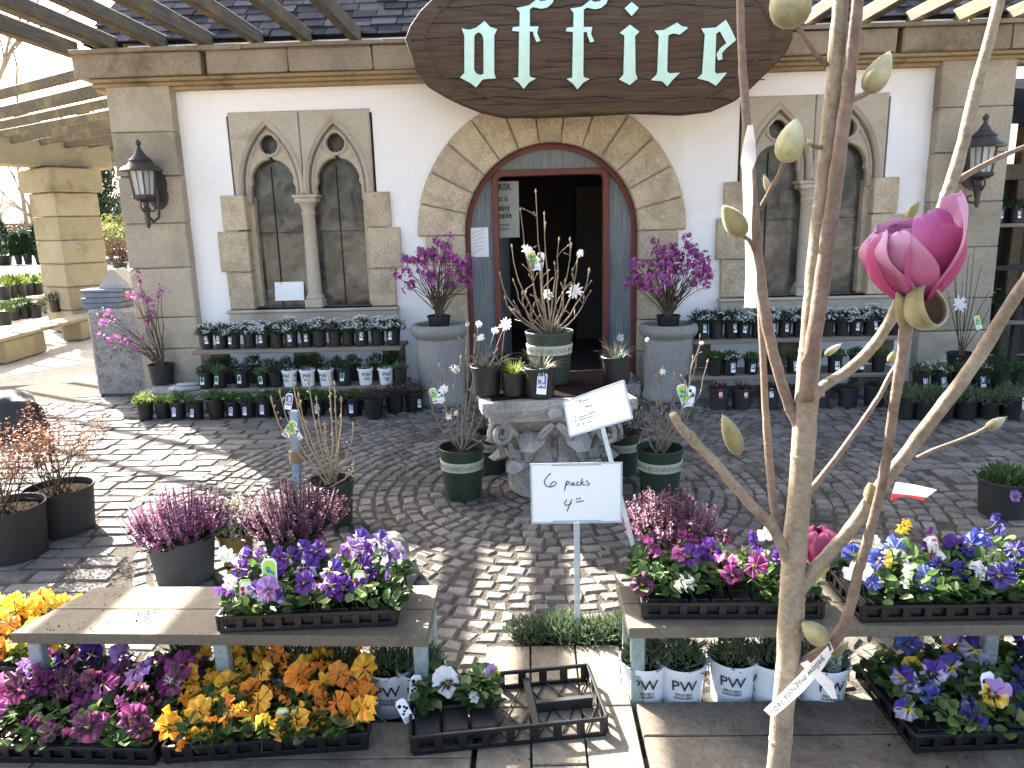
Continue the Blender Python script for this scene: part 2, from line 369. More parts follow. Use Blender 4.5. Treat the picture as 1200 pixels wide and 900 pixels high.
def glass():
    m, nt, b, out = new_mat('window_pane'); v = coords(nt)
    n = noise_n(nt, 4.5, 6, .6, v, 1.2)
    nt.links.new(mixc(nt, ramp(nt, n, [(.36, 0.), (.68, 1.)]), (.03, .03, .027), (.15, .146, .13)), b.inputs['Base Color'])  # pale blotches painted in place of reflections and the room behind
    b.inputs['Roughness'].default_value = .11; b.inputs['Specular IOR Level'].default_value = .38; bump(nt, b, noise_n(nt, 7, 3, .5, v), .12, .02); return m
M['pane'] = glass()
M['lampglass'] = flat_mat('frosted_lamp_glass', (.42, .46, .48), .25, .5, var=.1)
def clear():
    m, nt, b, out = new_mat('clear_acrylic'); b.inputs['Base Color'].default_value = (.72, .82, .88, 1); b.inputs['Roughness'].default_value = .1
    b.inputs['Transmission Weight'].default_value = .45; b.inputs['IOR'].default_value = 1.2; return m
M['acrylic'] = clear()
# ------------------------------------------------------------------ light
AZ, EL = radians(40), radians(36)          # sun behind the building, to the left
SUN = Vector((-sin(AZ) * cos(EL), cos(AZ) * cos(EL), sin(EL)))
w = bpy.data.worlds.new('World'); S.world = w; w.use_nodes = True; nt = w.node_tree; nt.nodes.clear()
wo = nt.nodes.new('ShaderNodeOutputWorld'); bg = nt.nodes.new('ShaderNodeBackground'); sk = nt.nodes.new('ShaderNodeTexSky')
sk.sky_type = 'NISHITA'; sk.sun_disc = False; sk.sun_elevation = EL; sk.sun_rotation = -AZ
sk.air_density = .9; sk.dust_density = 4.2; sk.ozone_density = .6
nt.links.new(sk.outputs[0], bg.inputs[0]); nt.links.new(bg.outputs[0], wo.inputs[0]); bg.inputs[1].default_value = .105
sl = bpy.data.lights.new('sun', 'SUN'); so = bpy.data.objects.new('sun', sl); COL.objects.link(so)
sl.energy = 5.0; sl.angle = radians(.53); sl.color = (1, .94, .84); so.rotation_euler = SUN.to_track_quat('Z', 'Y').to_euler()
S.view_settings.view_transform = 'Standard'; S.view_settings.look = 'None'; S.view_settings.gamma = 1; S.view_settings.exposure = 2.92
S.cycles.max_bounces = 8; S.cycles.diffuse_bounces = 4; S.cycles.caustics_reflective = False; S.cycles.caustics_refractive = False
S.cycles.use_denoising = True

# ------------------------------------------------------------------ ground
g = MB(); L = 900
g.poly([(-L, -L, -.012), (L, -L, -.012), (L, L, -.012), (-L, L, -.012)])
struct('ground', g.mesh('ground', M['gravel']))
g = MB(); n = 70
pts = [(-9, -3), (9, -3), (9, 8.2), (-3.7, 8.2), (-9, 6.9)]
g.poly([(x, y, .0015) for x, y in pts])
struct('courtyard_ground', g.mesh('soil', M['soil']))
RC = Vector((.13, 4.3))          # centre of the ring of setts under the carved capital
mb = MB().rr()
def sett(cx, cy, lx, ly, ang):
    ca, sa = cos(ang), sin(ang); hx, hy = lx / 2, ly / 2; i = min(.012, lx * .16, ly * .16)
    h = U(.0, .008); tx, ty = U(-.025, .025), U(-.025, .025)
    def P(x, y, z): return (cx + x * ca - y * sa, cy + x * sa + y * ca, z + (x * tx + y * ty if z > -.01 else 0))
    j = lambda: U(-.011, .011)
    base = [(-hx + j(), -hy + j()), (hx + j(), -hy + j()), (hx + j(), hy + j()), (-hx + j(), hy + j())]
    vs = [P(x, y, -.03) for x, y in base] + [P(x * .99, y * .99, h - .006) for x, y in base]
    vs += [P(x - math.copysign(i, x), y - math.copysign(i, y), h + .006) for x, y in base]
    fs = []
    for a in (0, 4):
        for k in range(4): fs.append((a + k, a + (k + 1) % 4, a + 4 + (k + 1) % 4, a + 4 + k))
    fs.append((8, 9, 10, 11)); mb._add(vs, fs, rnd())
y = 1.2
while y < 8.1:
    dy = U(.10, .145); x = -8.8 + U(0, .2)
    while x < 8.6:
        lx = U(.14, .30) if x < -1 else U(.10, .2); cx = x + lx / 2; cy = y + dy / 2 + .05 * sin(x * .9 + y)
        x += lx
        if (Vector((cx, cy)) - RC).length < 2.32 or (cy > 7.0 and -3.7 < cx) or cy < 1.4: continue
        if cx < -4.4 and cy > 6.9: continue
        if rnd() < .012: continue
        sett(cx, cy, lx - .012, dy - .012, U(-.05, .05))
    y += dy
r = .16
while r < 2.3:
    dr = U(.074, .094); a = U(0, 1); a1 = a + 2 * pi
    while a < a1 - .02:
        ll = U(.07, .118) if r > .4 else .085; da = ll / (r + dr / 2)
        aa = a + da / 2; a += da
        if rnd() < .02: continue
        sett(RC.x + (r + dr / 2) * cos(aa), RC.y + (r + dr / 2) * sin(aa), ll - .010, dr - .010, aa + pi / 2 + U(-.08, .08))
    r += dr
struct('paving', mb.mesh('cobbles', M['cobble']))

# plank decks the trays stand on (front edge of the court)
DZ = .06
def deck(name, boards):
    mb = MB().rr()
    for (x0, x1, y0, y1) in boards:
        mb.box(((x0 + x1) / 2, (y0 + y1) / 2, DZ - .020 + U(-.001, .001)), (x1 - x0 - .005, y1 - y0 - .005, .040), .003, r=rnd())
    return mb
A_, B_ = PZ(570, 757, DZ), PZ(727, 761, DZ); W4 = (B_.x - A_.x) / 3
mb = MB().rr()
for k in range(3):
    x0 = A_.x + W4 * k
    ys = [A_.y, A_.y - U(.35, .45), .9] if k != 1 else [A_.y, A_.y - .62, .9]
    for a, b in zip(ys[:-1], ys[1:]):
        mb.box((x0 + W4 / 2, (a + b) / 2, DZ - .020 + U(-.001, .001)), (W4 - .006, a - b - .006, .040), .003, r=rnd())
t = thing('plank_walkway', 'pale planks laid lengthwise between the two low tables, black crate on them', 'walkway', (A_.x + W4 * 1.5, 1.7, 0))

o = ob('walkway_board', mb.mesh('walkway', M['dirtplank']), t, (-A_.x - W4 * 1.5, -1.7, 0))
mb = MB()
for yy in (1.1, 1.8, 2.35): mb.box((A_.x + W4 * 1.5, yy, .0095), (W4 * 3 - .06, .07, .019))
ob('joist', mb.mesh('joists', M['shelfwood']), t, (-A_.x - W4 * 1.5, -1.7, 0))
for side, (x0, x1, ytop) in (('right', (B_.x + .012, B_.x + 2.2, PZ(850, 821, DZ).y)), ('left', (-2.9, A_.x - .012, PZ(490, 845, DZ).y))):
    mb = MB().rr(); yy = ytop
    while yy > .9:
        d = .165; xs = [x0, x0 + U(.9, 1.4), x1]
        for a, b in zip(xs[:-1], xs[1:]): mb.box(((a + b) / 2, yy - d / 2, DZ - .020 + U(-.001, .001)), (b - a - .006, d - .006, .040), .003, r=rnd())
        yy -= d
    t = thing('plank_platform', f'low soil-stained plank platform under the front flower trays, {side} of the middle walkway', 'platform', (x0, ytop, 0))
    ob('platform_board', mb.mesh('platform', M['soilshadeplank' if side == 'right' else 'dirtplank']), t, (-x0, -ytop, 0))
    mb = MB()
    for xx in (x0 + .1, (x0 + x1) / 2, x1 - .1): mb.box((xx, (ytop + .95) / 2, .0095), (.07, ytop - 1.0, .019))
    ob('joist', mb.mesh('joists', M['shelfwood']), t, (-x0, -ytop, 0))

# ------------------------------------------------------------------ building
XC = .222; FY = 7.0
bld = thing('office_building', 'white plastered office with stone trim, arched doorway and gothic windows', 'building')
def fr(Y):            # frame for prisms in the XZ plane; d goes back (+Y)
    return lambda x, z, d: (x, Y + d, z)
def slab(loops, Y, th, bev=0.0, mats=None, name='slab', off=None):
    me = curve_mesh(loops, th / 2 - bev, bev, 1, -bev if off is None else off); xform(me, Matrix.Translation((0, Y + th / 2, 0)) @ UPR); setm(me, mats); me.name = name; return me
rect = lambda x0, x1, z0, z1: [(x0, z0), (x1, z0), (x1, z1), (x0, z1)]
AR, AZc = .80, 1.48
WX = (-2.03, 2.57)
door_hole = [(XC - 1.0, .002), (XC + 1.0, .002)] + arc(XC, AZc, 1.0, 0, 180, 24)
ob('wall', slab([rect(-3.5, 4.1, .0, 3.2), door_hole] + [rect(c - .66, c + .66, .80, 2.585) for c in WX], FY, .3, 0, M['plaster'], 'wall'), bld)
mb = MB(); mb.box((-3.56, 9.8, 1.6), (.25, 5.0, 3.2)); mb.box((4.12, 9.8, 1.6), (.25, 5.0, 3.2)); mb.box((.28, 12.2, 1.6), (7.4, .25, 3.2)); mb.box((.28, 9.8, 3.26), (7.9, 5.1, .1))
ob('outer_wall', mb.mesh('outer_wall', M['stone']), bld)
# piers
for sx, (x0, x1) in ((-1, (-3.70, -3.125)), (1, (3.60, 4.24))):
    mb = MB(.004).rr(); z = 0
    hs = [.50, .30, .46, .40, .42, .38, .40]
    for i, h in enumerate(hs):
        if z + h > 2.87 or i == len(hs) - 1: h = 2.87 - z
        mb.box(((x0 + x1) / 2 + U(-.002, .002), 7.04 + U(-.002, .002), z + h / 2), (x1 - x0, .30, h - .007), .008, r=rnd()); z += h
        if z >= 2.86: break
    mb.box(((x0 + x1) / 2, 7.06, 1.43), (x1 - x0 - .02, .26, 2.84), r=.3)
    ob('pier', mb.mesh('pier', M['stone']), bld)
# cornice
mb = MB(.006).rr(); xs = []
x = PY(82, 60, 6.78).x; X1 = 5.4
cuts = [PY(240, 60, 6.78).x, PY(336, 60, 6.78).x, PY(436, 60, 6.78).x, PY(560, 60, 6.78).x, .4, 1.2, 2.0, PY(1058, 60, 6.78).x, 4.1, 4.75, X1]
a = x
for i, c in enumerate(cuts):
    gap = .05 if i in (0, 7) else .008
    mb.box(((a + c - gap) / 2, 6.93, 3.0), (c - gap - a, .30, .19), .01, r=rnd()); a = c
a = x + .0
for c in (-3.2, -2.4, -1.2, -.3, .6, 1.7, 2.6, 3.7, X1):
    mb.box(((a + c) / 2, 6.92, 3.115), (c - a - .006, .36, .035), .006, r=rnd()); a = c
mb.box(((x + X1) / 2, 6.99, 3.0), (X1 - x - .02, .2, .18), r=.1)
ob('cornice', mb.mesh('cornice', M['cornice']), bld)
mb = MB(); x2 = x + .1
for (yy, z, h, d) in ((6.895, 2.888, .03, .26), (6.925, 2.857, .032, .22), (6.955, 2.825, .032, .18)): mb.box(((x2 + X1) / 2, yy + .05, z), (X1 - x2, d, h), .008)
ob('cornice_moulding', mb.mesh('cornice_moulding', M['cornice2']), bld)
# door surround
mb = MB().rr(); R0, R1 = AR, 1.23; nv = 13
for i in range(nv):
    a0 = 180 * i / nv + .22; a1 = 180 * (i + 1) / nv - .22; Y0 = 6.955 + U(-.004, .004)
    R1 = 1.23 + U(-.006, .006); p = arc(XC, AZc, R1, a0, a1, 5) + arc(XC, AZc, R0, a1, a0, 5)
    inn = arc(XC, AZc, R1 - .012, a0 + .6, a1 - .6, 5) + arc(XC, AZc, R0 + .012, a1 - .9, a0 + .9, 5)
    n = len(p); q = rnd()
    vs = [(x_, Y0 - .004, z_) for x_, z_ in inn] + [(x_, Y0 + .008, z_) for x_, z_ in p] + [(x_, 7.2, z_) for x_, z_ in p]
    mb._add(vs, [tuple(range(n))] + [(k, n + k, n + (k + 1) % n, (k + 1) % n) for k in range(n)] + [(n + k, 2 * n + k, 2 * n + (k + 1) % n, n + (k + 1) % n) for k in range(n)], q)
for sg in (-1, 1):
    z = 0
    for i, h in enumerate((.36, .30, .28, .27, .27)):
        wd = (.20, .34, .24, .20, .36)[i]
        mb.box((XC + sg * (AR + wd / 2), 7.08, z + h / 2), (wd, .25, h - .006), .008, r=rnd()); z += h
ob('door_surround', mb.mesh('door_surround', M['vouss']), bld)
mb = MB(); mb.prism(arc(XC, AZc, 1.215, 0, 180, 24) + arc(XC, AZc, R0 + .01, 180, 0, 24), fr(6.985), .05); ob('door_mortar', mb.mesh('mortar', M['cornice2']), bld)
# door frame
def rrect(x0, x1, z0, z1, r): return [(x0, z0), (x1, z0)] + arc(x1 - r, z1 - r, r, 0, 90, 5) + arc(x0 + r, z1 - r, r, 90, 180, 5)
OX0, OX1, OZ = XC - .485, XC + .485, 2.0
archp = lambda R: [(XC - R, .003), (XC + R, .003)] + arc(XC, AZc, R, 0, 180, 32)
dfr = ob('door_frame', slab([archp(.795), rrect(OX0 - .05, OX1 + .05, .0035, OZ + .05, .09)], 7.12, .06, .003, M['doorgrey'], 'door_frame'), bld)
ob('arch_trim', slab([archp(.797), archp(.758)], 7.075, .044, .006, M['doorred'], 'arch_trim'), dfr)
ob('frame_trim', slab([rrect(OX0 - .056, OX1 + .056, .004, OZ + .056, .10), rrect(OX0, OX1, .0045, OZ, .05)], 7.07, .14, .006, M['doorred'], 'frame_trim'), dfr)
mb = MB(); mb.box((XC, 6.86, .065), (1.56, .6, .13), .012); ob('doorstep', mb.mesh('doorstep', M['concrete']), bld)
# interior
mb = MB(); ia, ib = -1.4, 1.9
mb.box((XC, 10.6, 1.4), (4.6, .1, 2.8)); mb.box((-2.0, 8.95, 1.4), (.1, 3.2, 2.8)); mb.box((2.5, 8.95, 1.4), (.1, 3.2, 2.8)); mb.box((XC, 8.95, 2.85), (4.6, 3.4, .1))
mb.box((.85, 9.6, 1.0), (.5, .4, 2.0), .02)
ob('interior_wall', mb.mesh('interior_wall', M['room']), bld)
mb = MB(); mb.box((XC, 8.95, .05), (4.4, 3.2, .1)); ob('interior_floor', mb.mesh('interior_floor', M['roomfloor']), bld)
mb = MB(); mb.beam((-.36, 7.25, 1.06), (-.22, 8.1, 1.06), .05, 1.88, .004); ob('door', mb.mesh('door', M['doorgrey']), bld)
# windows
def pointed(cx, z0, hw, zs, apex, n=10):
    h = apex - zs; R = (h * h + hw * hw) / (2 * hw); th = math.degrees(math.asin(min(1, h / R)))
    return [(cx - hw, z0), (cx + hw, z0)] + arc(cx + hw - R, zs, R, 0, th, n) + arc(cx - hw + R, zs, R, 180 - th, 180, n)
def lancet(cx, z0):
    hw = .208; zs = 2.0
    p = [(cx - hw, z0), (cx + hw, z0), (cx + hw, zs - .04), (cx + hw - .02, zs)]
    p += [(cx + .208 * cos(radians(t_)) * .95, zs + .205 * sin(radians(t_))) for t_ in range(8, 84, 8)]
    p += [(cx + .016, zs + .215), (cx + .016, 2.27)] + [(cx + .088 * sin(radians(t_)), 2.335 - .088 * cos(radians(t_))) for t_ in range(20, 341, 16)] + [(cx - .016, 2.27), (cx - .016, zs + .215)]
    p += [(cx + .208 * cos(radians(t_)) * .95, zs + .205 * sin(radians(t_))) for t_ in range(97, 173, 8)] + [(cx - hw + .02, zs), (cx - hw, zs - .04)]
    return p
def archslab(x0, x1, z0, z1, a): return [(x0, z0), a[0]] + list(reversed(a[1:])) + [(x1, z0), (x1, z1), (x0, z1)]
def ring(o_, i_): return [o_[0], i_[0]] + list(reversed(i_[1:])) + o_[1:]
for wi, c in enumerate(WX):
    win = ob('window', slab([archslab(c - .637, c - .003, 1.885, 2.615, pointed(c - .305, 1.885, .262, 1.96, 2.50))], 6.972, .10, .012, M['lime'], 'window_head'), bld)
    ob('window_head', slab([archslab(c + .003, c + .637, 1.885, 2.615, pointed(c + .305, 1.885, .262, 1.96, 2.50))], 6.972, .10, .012, M['lime'], 'window_head'), win)
    for sg in (-1, 1):
        cx = c + sg * .305
        ob('tracery', slab([ring(pointed(cx, 1.82, .262, 1.96, 2.50), lancet(cx, 1.82))], 7.03, .09, .016, M['lime'], 'tracery'), win)
        mb = MB()       # moulding that follows the pointed arch
        for rr_, rad in ((.292, .016), (.235, .013)):
            p = pointed(cx, 1.90, rr_, 1.96, 2.50 + (rr_ - .262) * 1.6)[1:] + [(cx - rr_, 1.90)]
            mb.tube([(x_, 6.972 if rr_ > .262 else 7.026, z_) for x_, z_ in p], rad, 6)
        mb.tube([(cx + .098 * cos(a_ / 24 * 2 * pi), 7.025, 2.335 + .098 * sin(a_ / 24 * 2 * pi)) for a_ in range(25)], .014, 6, False)
        ob('moulding', mb.mesh('moulding', M['lime'], 'auto'), win)
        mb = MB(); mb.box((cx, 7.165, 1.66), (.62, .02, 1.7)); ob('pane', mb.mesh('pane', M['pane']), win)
        mb = MB(); mb.box((cx - .04, 7.147, 1.4), (.006, .02, 1.5)); mb.box((cx, 7.145, 1.55), (.46, .02, .006)); ob('glazing_bar', mb.mesh('bars', M['darkwood']), win)
    for sg in (-1, 1):
        mb = MB(.0035).rr(); z = .845
        for i, (h, wd) in enumerate(((.355, .235), (.375, .285), (.32, .225))):
            if sg > 0: wd += .02 if i == 1 else 0
            mb.box((c + sg * (.555 + wd / 2), 7.065, z + h / 2), (wd, .22, h - .006), .010, r=rnd()); z += h
        mb.box((c + sg * .548, 7.12, 1.37), (.07, .12, 1.04), .02, r=.5); ob('quoin', mb.mesh('quoin', M['vouss']), win)

    mb = MB()
    mb.box((c, 7.04, .775), (1.60, .24, .14), .012); mb.box((c, 7.0, .83), (1.62, .2, .03), .008)
    ob('sill', mb.mesh('sill', M['lime']), win)
    mb = MB(); cy = 7.055
    mb.box((c, cy, .885), (.17, .17, .08), .008)
    mb.lathe([(.082, .925), (.088, .94), (.082, .955), (.07, .965), (.066, .985), (.062, 1.3), (.058, 1.70), (.066, 1.71), (.066, 1.725), (.058, 1.735), (.064, 1.77), (.09, 1.82)], 18, (c, cy, 0))
    mb.box((c, cy, 1.835), (.20, .19, .05), .012); mb.box((c, cy, 1.872), (.23, .2, .03), .006)
    ob('column', mb.mesh('column', M['lime'], 'auto'), win)
# roof
mb = MB().rr(); sl_ = radians(37); zr = 0
for row in range(22):
    s0 = row * .16; x = -3.9 + (.1 if row % 2 else 0)
    while x < 4.5:
        wd = U(.17, .26); yb = 6.98 + s0 * cos(sl_); zb = 3.22 + s0 * sin(sl_)
        p0 = Vector((x, yb, zb + .012)); d = Vector((0, cos(sl_), sin(sl_))) * .2; nn = Vector((0, -sin(sl_), cos(sl_))) * U(.008, .02)
        wx = Vector((wd - .008, 0, 0)); p0 = p0 - d * U(0, .08)
        vs = [p0, p0 + wx, p0 + wx + d, p0 + d, p0 + nn, p0 + wx + nn, p0 + wx + d + nn * .3, p0 + d + nn * .3]
        mb._add(vs, [(4, 5, 6, 7), (0, 1, 5, 4), (1, 2, 6, 5), (3, 0, 4, 7)], rnd()); x += wd
ob('roof', mb.mesh('roof', M['slate']), bld)
mb = MB(); mb._add([(-3.9, 6.98, 3.215), (4.5, 6.98, 3.215), (4.5, 9.8, 5.34), (-3.9, 9.8, 5.34), (-3.9, 12.6, 3.215), (4.5, 12.6, 3.215)], [(0, 1, 2, 3), (3, 2, 5, 4), (0, 3, 4), (1, 5, 2)])
ob('roof_back', mb.mesh('roof_back', M['slate']), bld)

# papers on and in the doorway
t = thing('poster', 'big-lettered poster hanging inside the doorway at its left edge', 'poster', (0, 0, 0))
YP = 7.20
a, b = PY(577, 213, YP), PY(609, 278, YP)
mb = MB(); mb.box(((a.x + b.x) / 2 - .03, YP + .003, (a.z + b.z) / 2), (b.x - a.x + .06, .004, a.z - b.z)); ob('sheet', mb.mesh('sheet', M['dimpaper']), t)
for txt, py, sz in (('RISK', 223, .085), ('ct is', 236, .075), ('eavy', 247, .085), ('osive', 256, .085), ('increased', 265, .038), ('moisture', 270, .038)):
    me = setm(text_mesh(txt, sz, .0006, off=.0015 if sz > .05 else 0, align='LEFT', sx=.72), M['ink'])
    p = PY(584, py, YP - .002); ob('lettering', xform(me, Matrix.Translation((p.x, YP - .003, p.z)) @ UPR), t)
t = thing('paper_notice', 'small handwritten white notice pinned to the grey boards left of the doorway', 'notice')
a, b = PY(551, 267, 7.1), PY(573, 301, 7.1)
mb = MB(); mb.box(((a.x + b.x) / 2, 7.112, (a.z + b.z) / 2), (b.x - a.x, .003, a.z - b.z)); ob('sheet', mb.mesh('sheet', M['paper']), t)
mb = MB()
for k in range(6):
    z_ = a.z - .05 - k * .035; x_ = a.x + .02
    pts = [(x_ + .012 * i_, 7.109, z_ + U(-.008, .008) + .004 * i_) for i_ in range(10)]
    mb.tube(pts, .0013, 4)
ob('handwriting', mb.mesh('scribble', M['ink']), t)
a, b = PY(320, 331, 7.1), PY(356, 352, 7.1)
mb = MB(); mb.box(((a.x + b.x) / 2, 7.13, (a.z + b.z) / 2), (b.x - a.x, .004, a.z - b.z), 0, Matrix.Rotation(radians(-8), 3, 'X'))
tag(ob('window_card', mb.mesh('window_card', M['paper'])), 'blank white card standing inside the left gothic window', 'card')

# ------------------------------------------------------------------ sign
YS = 6.46
def sp(px, py): p = PY(px, py, YS); return (p.x, p.z)
outl = [(474, 46), (480, 30), (492, 12), (512, -8), (560, -42), (640, -60), (760, -62), (850, -50), (900, -20), (918, 8), (928, 30), (930, 45), (922, 62), (905, 80), (880, 104), (862, 118), (835, 130), (800, 134), (740, 132), (690, 135), (630, 137), (590, 137), (563, 131), (540, 122), (520, 112), (500, 100), (488, 84), (482, 66)]
sg = thing('office_sign', 'dark carved wooden sign reading office in mint blackletter above the door', 'sign', (0, 0, 0))
me = slab([[sp(*q) for q in outl]], YS, .11, .018, M['sign'], 'board'); brd = ob('board', me, sg)
inner = []
cx_, cy_ = 702, 38
for q in outl: inner.append(sp(cx_ + (q[0] - cx_) * .90, cy_ + (q[1] - cy_) * .84))
mb = MB(); mb.tube([(x_, YS - .001, z_) for x_, z_ in inner + inner[:1]], .010, 6, False); ob('groove', mb.mesh('groove', M['sign']), brd)
mb = MB()               # long cracks and joints between the laminated boards
for (y0, x0_, x1_) in ((7, 512, 890), (46, 482, 700), (92, 500, 905), (115, 545, 868), (28, 500, 640), (70, 640, 915), (103, 530, 690)):
    pts = []; k = 0
    while x0_ + k * 12 <= x1_: pts.append((*sp(x0_ + k * 12, y0 + 2.0 * sin(k * .7 + y0) + U(-.8, .8)),)); k += 1
    mb.tube([(x_, YS + .0015, z_) for x_, z_ in pts], [.003 + .003 * rnd() for _ in pts], 5)
ob('crack', mb.mesh('crack', M['ink']), brd)
def c1(L_, ox, oy, dx=0, dy=0): return [sp(ox + (x_ + dx) / 5, oy + (y_ + dy) / 5) for x_, y_ in L_]
LO = [(410, 172), (450, 180), (490, 168), (540, 128), (570, 162), (610, 175), (594, 210), (594, 430), (604, 460), (560, 462), (528, 466), (490, 512), (460, 488), (400, 456), (424, 430), (424, 210)]
LOi = [(478, 212), (492, 194), (510, 190), (528, 206), (536, 238), (536, 436), (515, 444), (490, 434), (476, 412)]
LF = [(730, 52), (800, 36), (845, 2), (870, 12), (900, 8), (918, -6), (945, -10), (936, 18), (905, 45), (872, 52), (822, 42), (802, 56), (802, 160), (852, 160), (845, 198), (864, 240), (844, 246), (828, 205), (826, 185), (802, 185), (800, 438), (806, 455), (834, 462), (800, 482), (768, 520), (742, 486), (710, 462), (740, 455), (744, 185), (702, 180), (708, 164), (746, 160), (748, 74)]
LID = [(250, 16), (288, 50), (250, 94), (212, 52)]
LI = [(240, 150), (292, 188), (268, 212), (270, 428), (282, 462), (238, 498), (180, 466), (204, 440), (210, 210), (184, 195)]
LC = [(388, 185), (440, 180), (515, 138), (542, 158), (577, 165), (530, 204), (495, 196), (462, 206), (458, 300), (455, 420), (470, 434), (527, 430), (490, 466), (458, 506), (430, 476), (367, 470), (398, 440), (402, 420), (410, 210)]
LE = [(660, 172), (742, 166), (800, 122), (826, 168), (858, 237), (800, 285), (776, 312), (778, 348), (756, 353), (748, 320), (768, 288), (806, 255), (766, 182), (742, 198), (734, 420), (742, 436), (802, 430), (770, 470), (742, 502), (700, 476), (638, 460), (664, 436), (680, 205)]
for loops in ([c1(LO, 460, 0), c1(LOi, 460, 0)], [c1(LF, 460, 0)], [c1([(x_ + (6 * (0 - y_) / 40 if y_ < 40 else 0), y_ * (1.15 if y_ < 40 else 1)) for x_, y_ in LF], 460, 0, 315, 3)], [c1(LI, 690, 0)], [c1(LID, 690, 0)], [c1(LC, 690, 0)], [c1(LE, 690, 0)]):
    if loops[0][0][0] > 99: continue
    me = slab(loops, YS - .016, .022, .004, M['mint'], 'letter', 0); lt = ob('letter', me, sg)
    me = curve_mesh(loops, .004, .009, 1); xform(me, Matrix.Translation((0, YS - .002, 0)) @ UPR); setm(me, M['darkgreen']); ob('letter_edge', me, lt)
mb = MB()
for px in (560, 850):
    p = PY(px, -55, YS); mb.box((p.x, YS + .05, p.z + .03), (.05, .012, .3)); mb.box((p.x, YS + .12, p.z + .18), (.05, .16, .012))
ob('hanger', mb.mesh('hanger', M['iron']), sg)

# ------------------------------------------------------------------ lanterns
def lantern(px, pyt, pyb, Yl, xpier, label):
    a, b = PY(px, pyt, Yl), PY(px, pyb, Yl); h = a.z - b.z; sx = 1
    t = thing('wall_lantern', label, 'lantern', (a.x, Yl, b.z), sc=h / .80)
    # local: z 0 .. .80 ; body z .27 - .52
    mb = MB(); mb.lathe([(.118, .27), (.124, .285), (.115, .30), (.095, .305)], 6); mb.lathe([(.13, .525), (.10, .535)], 6)
    for k in range(6):
        a_ = k * pi / 3; mb.tube([(.10 * cos(a_), .10 * sin(a_), .30), (.125 * cos(a_), .125 * sin(a_), .53)], .008, 5)
        a_ += pi / 6; mb.tube([(.087 * cos(a_), .087 * sin(a_), .30), (.108 * cos(a_), .108 * sin(a_), .53)], .004, 4)
    ob('cage', mb.mesh('cage', M['iron']), t)
    mb = MB(); mb.lathe([(.168, .515), (.172, .528), (.15, .55), (.115, .575), (.098, .60), (.092, .612)], 12, wob=lambda a_, z: 1 + .07 * abs(sin(3 * a_)) * (z < .56))
    mb.lathe([(.098, .60), (.106, .612), (.08, .635), (.05, .665), (.036, .69), (.018, .72), (.016, .745), (.026, .755), (.027, .77), (.016, .785), (.004, .80)], 12)
    ob('roof_cap', mb.mesh('cap', M['iron'], 'auto'), t)
    mb = MB(); mb.lathe([(.088, .305), (.112, .525)], 6); ob('glass', mb.mesh('lglass', M['lampglass']), t)
    mb = MB(); mb.lathe([(.10, .27), (.07, .25), (.03, .235), (.026, .20), (.04, .18), (.03, .15), (.02, .08), (.026, .04), (.012, .0)], 10)
    for k in range(3):
        a_ = 2 * pi * k / 3 + .5; mb.tube([(r_ * cos(a_), r_ * sin(a_), z_) for r_, z_ in ((.02, .16), (.06, .155), (.09, .20), (.085, .25), (.06, .255))], .009, 5)
    back = (7.0 - Yl) * .80 / h - .11
    mb.tube([(0, 0, .12), (.03, .05, .06), (.05, back * .6, .10), (.04, back * .85, .25), (.03, back, .36)], .014, 6)
    mb.tube([(.0, .05, .04), (-.05, .06, .05), (-.055, .06, .10), (-.02, .06, .11)], .009, 5)
    mb.tube([(0, .02, .20), (0, .15, .45), (.0, .15, .56), (.02, back * .7, .64), (.03, back, .56)], .011, 6)
    ob('bracket', mb.mesh('bracket', M['iron'], 'auto'), t)
    mb = MB(); mb.prism([(.09 * cos(q) * (1 + .25 * abs(sin(2 * q))), .36 + .19 * sin(q)) for q in [2 * pi * k / 20 for k in range(20)]], lambda x_, z_, d: (.03 + x_, back - .01 + d, z_), .03)
    ob('back_plate', mb.mesh('plate', M['iron']), t)
lantern(161, 163, 268, 6.70, 0, 'dark iron wall lantern on the pier left of the doorway, beside the pergola opening')
lantern(1156, 133, 243, 6.70, 0, 'dark iron wall lantern on the pier behind the pink magnolia flower')

# ------------------------------------------------------------------ pergola over the court
pg = thing('pergola', 'weathered timber pergola of parallel beams running out from the cornice', 'pergola')
xx = PZ(607, 800, .1).x - 2.70 - 11 * .435; xx += .435 * math.ceil((-4.2 - xx) / .435); k = 0; XB = [xx + .435 * i_ for i_ in range(24) if xx + .435 * i_ > -2.8 and xx + .435 * i_ < 5.6]; XB = [XB[0] - .435 * i_ for i_ in range(3, 0, -1)] + XB
for xx in XB:
    wd, hg = (U(.07, .09) if xx > -2.8 else U(.09, .12)), U(.11, .14)
    mb = MB(); y0, y1 = (7.1 + U(-.1, .12) if not -1.1 < xx < 2.3 else 5.45), -1.8 + U(-.2, .2); z0 = 3.22
    if abs(xx - .22) > .0: pass
    pts = [Vector((xx + U(-.02, .02), y0, z0)), Vector((xx + U(-.03, .03), (y0 + y1) / 2, z0 - .04)), Vector((xx + U(-.03, .03), y1, z0 - .08))]
    mb.beam(pts[0], pts[1], wd, hg, .012); mb.beam(pts[1] + Vector((0, .02, .002)), pts[2], wd * .98, hg * .98, .012)
    ob('beam', mb.mesh('beam', M['beam']), pg)
mb = MB(); mb.box((.6, 5.5, 3.235), (4.1, .09, .13), .01); ob('header', mb.mesh('header', M['beam']), pg)
mb = MB(); mb.box((.6, -1.6, 3.0), (10.2, .18, .2), .02); ob('lintel', mb.mesh('lintel', M['beam']), pg)
for x in (-4.2, .6, 5.4):
    mb = MB(); mb.box((x, -1.6, 1.45), (.22, .22, 2.9), .02); ob('post', mb.mesh('post', M['beam']), pg)
